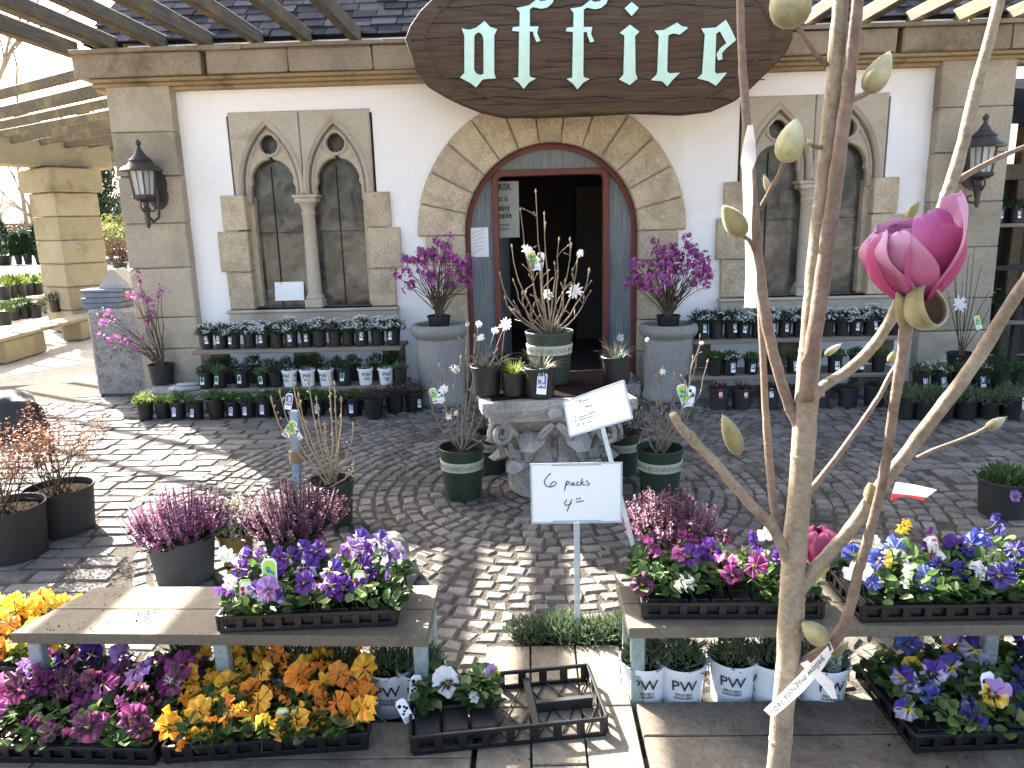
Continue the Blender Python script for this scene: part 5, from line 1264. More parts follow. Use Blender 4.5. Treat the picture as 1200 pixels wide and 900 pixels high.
t2 = thing('pansy_pack', 'cell pack of leafy pansies with one white and one yellow flower in the black crate', 'cell pack', (c.x - w_ * .27 * cos(ang), c.y - w_ * .27 * sin(ang), DZ + .014), ang)
mb = MB()
for i in range(3):
    for j in range(2): mb.box((-.085 + .085 * i, -.062 + .115 * j, .02), (.08, .11, .04), .006)
ob('cells', mb.mesh('cells', M['black']), t2)
mb = MB().rr()
for q in ((-.07, .03), (0, .06), (.09, .05), (.05, .0), (-.04, .07), (.1, .0), (-.09, .0)):
    for _ in range(38):
        a = U(0, 6.28); mb.rleaf((q[0] + U(-.03, .03), q[1] + U(-.03, .03), U(.04, .115)), (cos(a), sin(a), U(-.1, .8)), (U(-.4, .4), U(-.4, .4), 1), U(.03, .05), U(.024, .036), r=rnd())
ob('foliage', mb.mesh('fol', M['leafpansy']), t2)
for x, y, z, v, yaw, s_ in ((-.02, .0, .125, 'whiteface', .2, 1.25), (.125, .03, .115, 'yellowface', .5, .8), (.06, -.03, .085, 'white', -.3, .5)): ob('pansy_flower', pansy_me(v, 0), t2, (x, y, z), face_rot(yaw, .35, .1), s_)
ob('tag', tag_me('white'), t2, (-.13, .03, .05), (-.2, .25, .2), 1.2); ob('tag', tag_me('white'), t2, (-.14, -.04, .03), (-.3, -.35, .3), 1.1)
# ------------------------------------------------------------------ price cards
def strokes(mb, lists, mp, r=.0016):
    for s_ in lists:
        pts = [mp(x, y) for x, y in s_]
        if len(pts) == 1: pts = [pts[0], pts[0] + Vector((.0025, 0, .001))]
        mb.tube(pts, r, 5)
YC1 = PZ(677, 757, 0).y + .0
c0, c1_ = PY(621, 543, YC1), PY(729, 612, YC1)
t = thing('price_card_stand', 'upright white card reading 6 packs 4 on a clear stake at the planks end', 'price sign', (PY(677, 757, YC1).x, YC1, 0)); off = -Vector(t.location)
mb = MB(); mb.box(Vector(((c0.x + c1_.x) / 2, YC1, (c0.z + c1_.z) / 2)) + off, (c1_.x - c0.x - .012, .002, c0.z - c1_.z - .012)); ob('card', mb.mesh('card', M['paper']), t)
mb = MB()
for (x0, x1, z0, z1) in ((c0.x, c1_.x, c0.z - .006, c0.z), (c0.x, c1_.x, c1_.z, c1_.z + .006), (c0.x, c0.x + .006, c1_.z + .006, c0.z - .006), (c1_.x - .006, c1_.x, c1_.z + .006, c0.z - .006), ((c0.x + c1_.x) / 2 - .09, (c0.x + c1_.x) / 2 + .09, c0.z - .011, c0.z - .0065), ((c0.x + c1_.x) / 2 - .09, (c0.x + c1_.x) / 2 + .09, c1_.z + .0065, c1_.z + .011)):
    mb.box(Vector(((x0 + x1) / 2, YC1 - .003, (z0 + z1) / 2)) + off, (x1 - x0, .004, z1 - z0), .001)
ob('holder', mb.mesh('holder', M['acrylic']), t)
mb = MB(); p = PY(677, 757, YC1); mb.beam((0, .004, -.0), (0, .004, c1_.z), .022, .012, .002, (0, 1, 0)); ob('stake', mb.mesh('stake', M['acrylic']), t)
mp = lambda x, y: PY(615 + x / 10, 540 + y / 10, YC1 - .0022) + off
mb = MB(); strokes(mb, [[(305, 145), (272, 178), (240, 215), (228, 250), (240, 284), (270, 304), (310, 308), (350, 290), (374, 262), (355, 245), (325, 250), (305, 275), (300, 300)],
    [(490, 240), (478, 290), (465, 352)], [(478, 262), (500, 238), (522, 245), (515, 270), (485, 285)], [(576, 260), (552, 260), (538, 280), (548, 292), (568, 276), (578, 256), (574, 284), (592, 288)],
    [(632, 244), (611, 260), (605, 283), (622, 291), (642, 280)], [(675, 205), (662, 250), (655, 291)], [(693, 244), (664, 264), (690, 286), (706, 284)], [(738, 230), (722, 238), (735, 254), (760, 266), (750, 286), (720, 286)],
    [(490, 455), (464, 500), (475, 522), (520, 515), (550, 500)], [(552, 455), (520, 530), (495, 592)], [(606, 448), (612, 440), (618, 447), (612, 454), (606, 448)], [(638, 440), (645, 432), (652, 439), (645, 446), (638, 440)], [(600, 487), (640, 476), (690, 470)]], mp, .0018)
ob('handwriting', mb.mesh('handwriting', M['ink']), t)
YC2 = 3.05; TLc, TRc, BRc, BLc = [PY(*q, YC2 + dy_) for q, dy_ in (((661, 471), 0), ((731, 446), .01), ((741, 490), -.02), ((668, 511), -.03))]
ft = PY(757, 645, 2.98); ft.z = 0
t = thing('price_card_stand', 'tilted white handwritten card on a leaning clear stake in front of the carved capital', 'price sign', (ft.x, ft.y, 0)); off = -Vector(t.location)
nrm = (TRc - TLc).cross(BLc - TLc).normalized()
if nrm.y > 0: nrm = -nrm
mb = MB(); q = [v + off for v in (TLc, TRc, BRc, BLc)]; cc = sum(q, Vector()) / 4
mb._add([v for v in q] + [v - nrm * .003 for v in q], [(3, 2, 1, 0), (4, 5, 6, 7), (0, 1, 5, 4), (1, 2, 6, 5), (2, 3, 7, 6), (3, 0, 4, 7)]); ob('card', mb.mesh('card', M['paper']), t)
mb = MB()
for a, b in ((0, 1), (1, 2), (2, 3), (3, 0)): mb.beam(q[a] + nrm * .002, q[b] + nrm * .002, .008, .003, .001, nrm)
ob('holder', mb.mesh('holder', M['acrylic']), t)
top = (BLc + BRc) / 2 + (BRc - BLc) * .02; mb = MB(); mb.beam(Vector((0, 0, 0)), top + off - nrm * .004, .020, .010, .002, nrm); ob('stake', mb.mesh('stake', M['acrylic']), t)
def mp2(x, y):
    px, py = 655 + x / 12, 440 + y / 12; d = ray(px, py); tt = (TLc - EYE).dot(nrm) / d.dot(nrm); return EYE + d * tt + nrm * .0012 + off
def scrib(x0, y0, x1, y1, n, amp):
    return [(x0 + (x1 - x0) * i / n + U(-3, 3), y0 + (y1 - y0) * i / n + (amp if i % 2 else -amp) * U(.4, 1)) for i in range(n + 1)]
mb = MB(); strokes(mb, [[(242, 352), (238, 362)], [(252, 350), (248, 360)], [(285, 340), (292, 385)], [(318, 338), (290, 364), (322, 380)], scrib(326, 366, 410, 336, 10, 9), [(372, 430), (385, 455), (402, 410)], scrib(400, 442, 462, 415, 8, 8), [(222, 582), (240, 588)], [(232, 575), (230, 596)], scrib(272, 594, 400, 555, 14, 7), scrib(420, 545, 510, 508, 9, 12), [(222, 636), (240, 642)], [(232, 628), (230, 650)], scrib(280, 632, 380, 600, 12, 7), scrib(390, 596, 480, 570, 9, 8), [(282, 676), (262, 682), (278, 700), (258, 712)], [(272, 668), (266, 722)], [(328, 672), (352, 664), (340, 700)], scrib(395, 665, 420, 658, 4, 8), scrib(430, 655, 455, 648, 4, 8)], mp2, .0011)
ob('handwriting', mb.mesh('handwriting', M['ink']), t)

# ------------------------------------------------------------------ white pots and plants round the tables
def dianth(v): return proto_tuft(200 + v % 5, .075, .065, .15, 'leafgrey', 480, .036, .0055)
wp2 = (.083, .066, .165, 'white')
for i, (px, py, lab) in enumerate(((216, 776, 'white printed pot of grey-green dianthus behind the magenta pansies'), (283, 781, 'white printed pot between the middle legs of the left table'), (342, 788, 'white printed pot behind the orange pansies, nearest the table middle'), (395, 789, 'white printed pot behind the tallest yellow pansy under the left table'), (455, 786, 'white printed pot beside the right front leg of the left table'), (492, 787, 'white printed pot behind the right front leg of the left table'),
        (756, 776, 'white printed pot behind the left leg of the right table'), (800, 777, 'white printed pot, first clear of the leg under the right table'), (861, 773, 'white printed pot just left of the magnolia trunk under the right table'), (908, 775, 'white printed pot half hidden by the magnolia trunk'), (968, 778, 'white printed pot behind the paper tags under the right table'))):
    p = PZ(px, py, .165); t = potted('white_nursery_pot', lab, 'potted plant', (p.x, p.y + (.03 if i < 6 else .02), .006), wp2, 'white printed pots under the low tables', rz=U(-.3, .3))
    ob('lettering', pw_text(.083, .165, .165, .10), t); ob('foliage', dianth(i), t)
for i, px in enumerate((620, 658, 694, 729)):
    p = PY(px, 748, 2.57); t = potted('dianthus_pot', f'low grey-green dianthus clump, {ORD[i]} from the left behind the walkway end', 'potted plant', (p.x, 2.57 + U(-.02, .02), .004), (.07, .06, .045, 'black'), 'dianthus clumps behind the walkway')
    ob('foliage', dianth(i), t, (0, 0, -.10), None, (1.15, 1.15, .95))
# heathers
def heather(lab, loc, pot, R, H, n, mk, fol='leafdark', lean=(0, 0)):
    t = potted('potted_heather', lab, 'potted shrub', loc, pot, rz=0); z0 = pot[2] * .85; fl = MB().rr(); st = MB().rr()
    for _ in range(n):
        a = U(0, 6.28); q = sqrt(rnd()); o = Vector((cos(a) * q * R * U(.6, 1.05), sin(a) * q * R * U(.6, 1.05), H * (1.1 - .5 * q * q) * U(.55, 1.15)))
        p0 = Vector((cos(a) * q * pot[0] * .85, sin(a) * q * pot[0] * .85, z0)); tip = p0 + Vector((o.x - p0.x * .75 + U(-.02, .02), o.y - p0.y * .75 + U(-.02, .02), o.z)); mid = p0.lerp(tip, .5) + Vector((o.x * .08, o.y * .08, -.01 * q))
        st.tube([p0, mid, tip], [.0022, .0018, .001], 4, False, r=rnd())
        axis = (tip - mid).normalized(); m_ = random.randint(16, 24)
        for k in range(m_):
            t_ = k / m_; c = mid.lerp(tip, .1 + .95 * t_); b = U(0, 6.28); x = axis.orthogonal().normalized(); dd = x * cos(b) + axis.cross(x) * sin(b) + axis * .5
            fl.leaf(c, dd, axis, U(.012, .02) * (1.1 - .5 * t_), U(.008, .013), .1, r=rnd())
        for k in range(7):
            c = p0.lerp(mid, U(.2, 1)); st.leaf(c, (U(-1, 1), U(-1, 1), U(0, 1)), (0, 0, 1), .014, .004, 0, r=rnd())
    ob('stem', st.mesh('stems', M[fol]), t); ob('bloom', fl.mesh('bloom', M[mk]), t); return t
p = PZ(202, 694, 0); heather('large mauve-pink heather in a dusty grey pot behind the left table', (p.x, p.y + .14, .006), (.155, .125, .22, 'greypot'), .235, .22, 300, 'heather')
p = PZ(272, 668, 0); heather('small white heather in a tan pot between the two pink heathers', (p.x, p.y + .08, .006), (.085, .07, .16, 'tan'), .13, .17, 130, 'petalcream', 'leaflime')
p = PZ(335, 680, 0); heather('dusky pink heather behind the tray of purple pansies', (p.x, p.y + .15, .006), (.14, .11, .18, 'green'), .27, .24, 320, 'heatherdark')
p = PZ(790, 688, 0); heather('dark plum heather behind the tray of pink pansies', (p.x, p.y + .15, .006), (.14, .11, .18, 'greyblack'), .22, .20, 260, 'heatherdark')
# rusty twiggy shrubs on the left
for lab, px, py, r, h, Rr, Hh in (('rusty twiggy spirea in a big dark pot standing in the sun at the left', 55, 636, .175, .25, .30, .40), ('rusty twiggy spirea in a big dark pot cut by the left picture edge', -8, 668, .175, .27, .32, .44)):
    p = PZ(px, py, 0); t = potted('potted_spirea', lab, 'potted shrub', (p.x, p.y + .16, .006), (r, r * .86, h, 'greyblack'), rz=0)
    mb = MB().rr(); tips = []
    for _ in range(15):
        a = U(0, 6.28); twigs(mb, (U(-.05, .05), U(-.05, .05), h * .86), (cos(a) * U(.2, 1.1), sin(a) * U(.2, 1.1), 1), Hh * U(.35, .6), .0045, 3, tips, kids=(2, 4), upb=.35, kink=.16)
    ob('stem', mb.mesh('stems', M['twigdark']), t); lf = MB().rr()
    for c, dd in tips:
        for _ in range(3): lf.leaf(c + Vector((U(-.02, .02), U(-.02, .02), U(-.03, .02))), (U(-1, 1), U(-1, 1), U(-.3, 1)), (U(-1, 1), U(-1, 1), 1), U(.012, .022), U(.008, .012), .1, r=rnd())
    ob('foliage', lf.mesh('fol', M['leafrust']), t)
# bare shrub and blue stake
p = PZ(385, 624, 0); t = potted('potted_shrub', 'bare pale-twigged shrub in a green-black pot behind the dusky heather', 'potted shrub', (p.x, p.y + .12, .006), (.125, .10, .25, 'green'), rz=0)
mb = MB().rr()
for (px, py) in ((318, 470), (328, 462), (343, 448), (362, 450), (371, 470), (386, 447), (392, 452), (414, 500), (400, 470), (415, 545), (350, 465), (380, 500)):
    c = PY(px, py, t.location.y + U(-.18, .18)) - Vector(t.location); b0 = Vector((U(-.03, .03), U(-.03, .03), .2)); m1 = Vector((c.x * .55, c.y * .5, .2 + (c.z - .2) * .42)); m2 = Vector((c.x * .9, c.y * .9, .2 + (c.z - .2) * .75))
    mb.tube([b0, m1 + Vector((U(-.02, .02), 0, 0)), m2, c], [.0055, .0045, .0035, .0025], 5, jit=.15, r=rnd())
    for _ in range(6):
        q = m1.lerp(c, rnd()) if rnd() < .7 else m2.lerp(c, rnd()); mb.tube([q, q + Vector((U(-.012, .012), U(-.01, .01), U(.008, .02)))], [.0032, .0042], 5, r=rnd())
    mb.tube([c, c + Vector((0, 0, .012)), c + Vector((0, 0, .03))], [.003, .007, .001], 5, r=rnd())
ob('stem', mb.mesh('stems', M['twigtan']), t)
a, b = PY(345, 481, 3.9), PY(351, 585, 3.9); a.z = a.z
t = thing('plant_stake', 'blue-painted square stake bound with twine, yellow tag near its top', 'stake', (b.x, 3.9, 0)); off = -Vector(t.location)
mb = MB(); bt = Vector((b.x + (b.x - a.x) * .8, 3.9, 0)); mb.beam(bt + off, a + off, .042, .042, .004, (0, 1, 0)); ob('post', mb.mesh('post', M['stakeblue']), t)
mb = MB()
for k in range(5): z_ = PY(347, 528 + 3.0 * k, 3.9).z; mb.tube([Vector((PY(347, 528, 3.9).x + .036 * cos(q), 3.9 + .036 * sin(q), z_)) + off for q in [i * pi / 5 for i in range(11)]], .007, 5, False)
ob('twine', mb.mesh('twine', M['twine']), t)
for px, py, kd, s_, rr_ in ((334, 512, 'lime', 1.5, .6), (352, 515, 'white', 1.2, -.5), (337, 480, 'blue', 1.3, .2)): ob('tag', tag_me(kd), t, PY(px, py, 3.84) + off, (-.1, rr_, 0), s_)
# stones
def rockm(nm, R, seed, mk):
    bm = bmesh.new(); bmesh.ops.create_icosphere(bm, subdivisions=4, radius=1)
    for v in bm.verts:
        q = mnoise.noise(v.co * 1.1 + Vector((seed, 0, 0))) * .3 + mnoise.noise(v.co * 3 + Vector((0, seed, 0))) * .10; v.co *= 1 + q; v.co.x *= R[0]; v.co.y *= R[1]; v.co.z *= R[2]
        if v.co.z < -R[2] * .5: v.co.z = -R[2] * .5
    me = bpy.data.meshes.new(nm); bm.to_mesh(me); bm.free(); me.materials.append(M[mk]); me.polygons.foreach_set('use_smooth', [True] * len(me.polygons)); return me
p = PZ(447, 690, 0); tag(ob('boulder', rockm('boulder', (.15, .14, .14), 3, 'rock'), None, (p.x, p.y + .10, .07)), 'sunlit pale boulder on the setts behind the right end of the left table', 'boulder')
p = PZ(0, 520, 0); tag(ob('boulder', rockm('boulder', (.24, .25, .26), 9, 'greyblack'), None, (p.x, p.y + .2, .11)), 'dark boulder at the left picture edge behind the rusty shrubs', 'boulder')
p = PZ(1186, 612, 0); t = potted('potted_pansies', 'black pot of young plants with purple flowers at the right edge of the setts', 'potted plant', (p.x, p.y + .1, .006), (.125, .105, .20, 'greyblack'), rz=0)
mb = MB().rr(); dome_leaves(mb, 300, .12, .09, .17, .035, .014, .7, True); ob('foliage', mb.mesh('fol', M['leaf']), t)
for x, y, z in ((-.02, -.13, .15), (.05, -.13, .17), (.10, -.10, .19)): ob('pansy_flower', pansy_me('lilac', 1), t, (x, y, z), face_rot(U(-.4, .4), .3), .8)

# ------------------------------------------------------------------ magnolia sapling in the foreground
YM = .80
mg = thing('magnolia_sapling', 'young magnolia close to the camera with pink flower, furry buds and paper tags', 'tree', (PY(912, 900, YM).x, YM, 0)); off = -Vector(mg.location)
def br(name, pts, mk='bark', Y0=YM, Y1=None, n=10):
    Y1 = Y0 if Y1 is None else Y1; P_ = []; R_ = []
    # smooth the hand-placed centre line
    m_ = len(pts)
    for i in range(m_ - 1):
        p0, p1, p2, p3 = pts[max(i - 1, 0)], pts[i], pts[i + 1], pts[min(i + 2, m_ - 1)]
        for k in range(4):
            t_ = k / 4; f = lambda j: .5 * (2 * p1[j] + (p2[j] - p0[j]) * t_ + (2 * p0[j] - 5 * p1[j] + 4 * p2[j] - p3[j]) * t_ ** 2 + (3 * p1[j] - p0[j] - 3 * p2[j] + p3[j]) * t_ ** 3)
            Yv = Y0 + (Y1 - Y0) * (i + t_) / (m_ - 1); P_.append(PY(f(0) + U(-.5, .5), f(1), Yv) + off); R_.append(f(2) * Yv / FPX * (1 + U(-.055, .055)))
    Yv = Y1; P_.append(PY(pts[-1][0], pts[-1][1], Yv) + off); R_.append(pts[-1][2] * Yv / FPX)
    mb = MB(); mb.tube(P_, R_, n, jit=.035)
    for i in range(3, len(P_) - 1, random.randint(8, 14)):      # leaf scars: little rings round the stem
        d_ = (P_[i] - P_[i - 1]).normalized(); mb.tube([P_[i] - d_ * R_[i] * .35, P_[i] - d_ * R_[i] * .1, P_[i] + d_ * R_[i] * .12, P_[i] + d_ * R_[i] * .4], [R_[i] * .99, R_[i] * 1.07, R_[i] * 1.06, R_[i] * .98], n, False)
    return ob(name, mb.mesh(name, M[mk], True), mg)
lowp = PY(912, 905, YM); zlow = lowp.z
mb = MB(); r0_ = 14.5 * YM / FPX; mb.tube([Vector((-.004, 0, .25)), Vector((-.003, 0, .6)), lowp + off], [r0_ * 1.2, r0_ * 1.1, r0_], 10, jit=.03)
tr = br('trunk', [(911, 915, 14.5), (916, 850, 14.2), (922, 790, 14.5), (928, 700, 15.5), (933, 620, 14), (939, 550, 13), (944, 490, 14), (947, 440, 13), (951, 380, 11), (957, 300, 10.5), (965, 225, 10), (973, 150, 9.5), (979, 80, 8.8), (984, 20, 8.3), (988, -30, 8)])
ob('lower_trunk', mb.mesh('lower_trunk', M['bark'], True), mg)
ob('pot', pot_me(.17, .14, .3, 'black'), mg); ob('soil', soil_me(.155, .26), mg)
br('branch', [(945, 470, 9), (952, 410, 9), (961, 350, 9), (969, 290, 8.6), (977, 230, 8), (985, 170, 7.6), (993, 110, 7), (1001, 40, 6.6), (1008, -30, 6)], 'barkred', .785)
br('branch', [(938, 505, 7), (922, 468, 6.5), (908, 420, 6.3), (897, 370, 6.2), (889, 310, 5.8), (884, 250, 5.4), (879, 190, 5.0), (873, 120, 4.6), (869, 50, 4.2), (867, -30, 4)], 'barkred', YM, .84)
br('branch', [(928, 690, 7), (914, 630, 5.5), (905, 580, 5), (900, 520, 4.6), (896, 460, 4.2), (893, 400, 3.8), (890, 345, 3.4)], 'barkred', YM, .88)
br('branch', [(926, 660, 7.5), (905, 618, 6.8), (882, 594, 6.4), (858, 566, 6.2), (836, 540, 6), (812, 516, 5.8), (797, 500, 5.6), (789, 486, 5.2)], 'bark', YM, .74)
br('branch', [(930, 700, 10), (950, 672, 8.5), (975, 645, 8), (1003, 612, 8), (1032, 570, 8), (1060, 535, 8), (1092, 492, 8.2), (1125, 450, 8), (1155, 405, 7.6), (1185, 355, 7.2), (1215, 310, 7)], 'bark', YM, .76)
br('branch', [(918, 800, 9), (938, 782, 8.5), (962, 765, 8), (984, 742, 7.2), (996, 712, 6.6), (1006, 670, 6.3), (1018, 628, 6.2), (1032, 575, 6), (1042, 520, 6), (1050, 460, 6.2), (1058, 410, 6.6), (1063, 372, 7.4)], 'barkred', .80, .735)
br('branch', [(942, 480, 8), (962, 455, 7), (988, 438, 6.8), (1015, 415, 6.6), (1038, 385, 6.5), (1058, 345, 6.3), (1080, 300, 6), (1100, 252, 6.2), (1118, 205, 7), (1133, 150, 6.6), (1146, 95, 6.2), (1160, 45, 6), (1176, -20, 5.6)], 'bark', YM, .86)
br('branch', [(940, 585, 4.5), (962, 560, 3.8), (985, 530, 3.4), (1008, 498, 3.2), (1030, 465, 3), (1048, 432, 2.8), (1060, 415, 2.5)], 'barkred', YM, .86)
br('branch', [(1075, 537, 3), (1098, 526, 2.6), (1125, 516, 2.4), (1148, 506, 2.6), (1158, 500, 3)], 'barkred', .785, .77)
br('branch', [(1122, 212, 4), (1145, 198, 3.2), (1172, 184, 2.8), (1210, 168, 2.5)], 'barkred', .86, .9)
br('branch', [(968, 76, 3.2), (958, 66, 2.8), (948, 52, 2.8), (938, 36, 3), (931, 26, 3.6)], 'barkred', .80, .76)
br('branch', [(990, 122, 3), (1000, 117, 2.8), (1010, 112, 2.8), (1018, 107, 3.2)], 'barkred', .785, .77)
br('branch', [(893, 240, 2.6), (903, 222, 2.6), (913, 205, 2.8), (918, 190, 3.2)], 'barkred', .84, .78)
br('branch', [(887, 300, 3), (880, 284, 2.4), (872, 277, 2.4)], 'barkred', .83, .78)
br('branch', [(968, 172, 2.4), (956, 172, 2.2), (950, 168, 2)], 'barkred', .80, .79)
br('branch', [(1040, 300, 2), (1020, 290, 1.8), (1002, 292, 1.6)], 'barkred', .84, .85)
def bud(pts, wd, Y, c1, c2, tw=1.0):
    """furry bud along a line of two pixels (base, tip); wd = width in px"""
    b, t_ = PY(*pts[0], Y), PY(*pts[1], Y); ax = t_ - b; Ln = ax.length; w_ = wd / 2 * Y / FPX; z = ax.normalized(); x = z.orthogonal().normalized(); y = z.cross(x)
    prof = [(.25, 0), (.62, .06), (.88, .18), (1, .34), (.97, .5), (.82, .66), (.6, .8), (.38, .9), (.22, .96), (.04, 1.0)]; n = 16; mb = MB().cc(); vs = []; cs = []
    for i, (r_, h) in enumerate(prof):
        for k in range(n):
            a = 2 * pi * k / n; q = 1 + .05 * sin(a + 1) + (.07 if abs(sin(a * .5)) > .985 else 0); vs.append(b + off + z * (h * Ln) + (x * cos(a) + y * sin(a)) * (r_ * w_ * q) + y * (.18 * w_ * h * h * tw)); cs.append(lerp3(c1, c2, min(1, max(0, h * 1.1 + .15 * sin(a * 2)))))
    fs = [(i * n + k, i * n + (k + 1) % n, (i + 1) * n + (k + 1) % n, (i + 1) * n + k) for i in range(len(prof) - 1) for k in range(n)]
    mb._add(vs, fs + [tuple(reversed(range(n))), tuple(range((len(prof) - 1) * n, len(prof) * n))]); mb.c = cs
    for _ in range(260):                                     # fine silky hairs
        i = random.randint(0, len(vs) - 1); nr = (vs[i] - (b + off + z * (prof[i // n][1] * Ln))).normalized(); k0 = len(mb.v); d_ = (nr + z * 1.6 + Vector((U(-.4, .4), U(-.4, .4), U(-.4, .4)))).normalized(); s_ = x * .00012 * (Ln / .045)
        mb._add([vs[i] - s_, vs[i] + s_, vs[i] + d_ * U(.0015, .003)], [(0, 1, 2)]); mb.c[k0:] = [lerp3(c2, (.75, .74, .6), .5)] * 3
    ob('bud', mb.mesh('bud', M['bud'], True), mg)
YG, YD = (.30, .285, .12), (.19, .16, .065); PALE = (.60, .60, .42)
bud([(931, 32), (921, -30)], 43, .76, YD, PALE)
bud([(1016, 108), (1045, 62)], 27, .77, YD, PALE)
bud([(919, 190), (936, 140)], 31, .78, YG, PALE)
bud([(871, 277), (849, 240)], 25, .78, YD, (.34, .30, .14))
bud([(866, 532), (849, 487)], 22, .76, YD, (.38, .34, .17))
bud([(968, 752), (939, 730)], 27, .78, YD, (.55, .50, .26))
bud([(1156, 502), (1178, 490)], 12, .77, YD, PALE)
bud([(1062, 258), (1078, 236)], 11, .80, YG, (.42, .38, .16))
bud([(967, 416), (985, 404)], 8, .80, YG, PALE)
bud([(902, 226), (896, 205)], 8, .83, YG, PALE)
bud([(951, 170), (947, 163)], 7, .79, YG, PALE)
bud([(1024, 592), (1021, 566)], 20, .78, YD, (.34, .29, .14))
bud([(1042, 425), (1048, 412)], 8, .85, YD, (.5, .45, .2))
bud([(815, 520), (811, 505)], 8, .75, YD, (.36, .3, .16))
bud([(975, 768), (994, 752)], 10, .79, YD, (.34, .30, .15))
# flower
FB = PY(1078, 352, .735) + off; ax = (PY(1062, 245, .735) + off - FB).normalized(); yv = Vector((0, -1, 0)); yv = (yv - ax * yv.dot(ax)).normalized(); xv = yv.cross(ax); xv = -xv if xv.x < 0 else xv
fl = thing('x', None, None); fl.name = 'flower'; fl.parent = mg; fl.location = FB
def petal(ang, Lp, Wp, open_, curl, twist, cb, ct, lean=0.0, rad0=.005, wav=.0025, key=0):
    nu, nt_ = 29, 17; vs = []; cs = []; o = xv * sin(ang) + yv * cos(ang); sd = ax.cross(o)
    for i in range(nt_):
        t_ = i / (nt_ - 1)
        wv = Wp / 2 * (sin(pi * (t_ * .84 + .05)) ** .6)
        r = rad0 + Lp * open_ * (sin(t_ * pi * .62)) * (.62 + .0 * t_) + curl * Lp * max(0, t_ - .6) ** 2
        z = Lp * t_ * (1 - .10 * t_) - abs(curl) * Lp * max(0, t_ - .65) ** 2 * 1.3
        for k in range(nu):
            u = k / (nu - 1) * 2 - 1; cup = (1 - u * u); th = u * wv / max(.012, r + .012)
            bulge = .5 * wv * (1 - cos(min(1.5, abs(u) * 1.25)))
            p_ = o * (r - bulge * (.9 if r > .01 else .5)) + sd * (u * wv) + ax * (z + wav * sin(u * 4 + t_ * 5 + key) * t_ + (.0012 * sin(u * 9 + key * 3) + .0006 * sin(u * 23 + key)) * t_ ** 3) + sd * (twist * t_ * t_ * Lp) + o * (wav * sin(t_ * 9 + u * 3 + key * 2) + .00022 * sin(u * 44 + key) * t_ * (1 - t_) * 3)
            vs.append(p_ + o * lean * t_ * t_ * Lp); q = t_ ** 1.3; c = lerp3(cb, ct, q); vn = (.5 + .5 * sin(u * 44 + key + 2 * sin(t_ * 3))) ** 2 * U(.6, 1); c = lerp3(c, (c[0] * .80, c[1] * .6, c[2] * .82), .55 * vn * (1 - t_ * .6)); cs.append(lerp3(c, (.80, .55, .74), .10 * max(0, abs(u) - .75) / .25 * t_))
    fs = [(i * nu + k, i * nu + k + 1, (i + 1) * nu + k + 1, (i + 1) * nu + k) for i in range(nt_ - 1) for k in range(nu - 1)]
    mb = MB().cc(); mb._add(vs, fs); mb.c = cs; me = mb.mesh('petal', M['magpetal'], True)
    o_ = ob('petal', me, fl); sb = o_.modifiers.new('smooth', 'SUBSURF'); sb.levels = 1; sb.render_levels = 1; sm = o_.modifiers.new('thick', 'SOLIDIFY'); sm.thickness = .00025; return o_
DP, MP, LP = (.60, .115, .30), (.64, .25, .45), (.68, .46, .64)
s_ = 1.10 * .735 / FPX
petal(3.0, 88 * s_, 60 * s_, .22, -.2, .0, DP, MP, key=0)
petal(-.25, 100 * s_, 94 * s_, .50, -.62, -.04, DP, (.63, .19, .40), key=1.2, wav=.0008)
petal(.60, 110 * s_, 86 * s_, .44, -.50, .03, DP, (.61, .23, .47), key=2.2, wav=.0010)
petal(1.30, 112 * s_, 104 * s_, .70, -.05, .04, MP, LP, key=3.1, wav=.0015)
petal(1.85, 100 * s_, 60 * s_, .84, .50, .08, MP, (.56, .25, .48), key=4.0, wav=.002)
petal(-1.10, 92 * s_, 84 * s_, .66, -.25, -.02, DP, LP, key=5.0, wav=.002)
petal(-1.75, 94 * s_, 72 * s_, .64, -.35, .06, MP, LP, key=6.0, wav=.003)
petal(2.6, 100 * s_, 90 * s_, .43, -.30, .0, MP, LP, key=7.0)
petal(-2.55, 100 * s_, 86 * s_, .46, -.35, .0, MP, LP, key=8.0)
# brown felted bract hanging open under the flower
def bract(cpx, Rpx, Y):
    c = PY(*cpx, Y) + off; R = Rpx * Y / FPX; mb = MB().cc(); n = 20; m_ = 9; vs = []; cs = []
    A = (Vector((.55, -.75, .35))).normalized(); X = A.orthogonal().normalized(); Yv = A.cross(X)
    for sgn, rr_, col in ((0, 1.0, (.27, .245, .115)), (1, .90, (.11, .075, .045))):
        for i in range(m_):
            th = pi - (pi * .60) * i / (m_ - 1)
            for k in range(n):
                a = 2 * pi * k / n; w_ = 1 + .07 * sin(3 * a + 1) * (i / m_); vs.append(c + (A * cos(th) + (X * cos(a) + Yv * sin(a)) * sin(th)) * (R * rr_ * w_)); cs.append(lerp3(col, (.48, .42, .22), 1 if i == m_ - 1 else 0))
    f = []; 
    for g_ in (0, 1):
        for i in range(m_ - 1):
            for k in range(n): f.append((g_ * m_ * n + i * n + k, g_ * m_ * n + i * n + (k + 1) % n, g_ * m_ * n + (i + 1) * n + (k + 1) % n, g_ * m_ * n + (i + 1) * n + k))
    for k in range(n): f.append(((m_ - 1) * n + k, (m_ - 1) * n + (k + 1) % n, (2 * m_ - 1) * n + (k + 1) % n, (2 * m_ - 1) * n + k))
    mb._add(vs, f); mb.c = cs; ob('bract', mb.mesh('bract', M['bud'], True), mg)
bract((1088, 360), 27, .712)
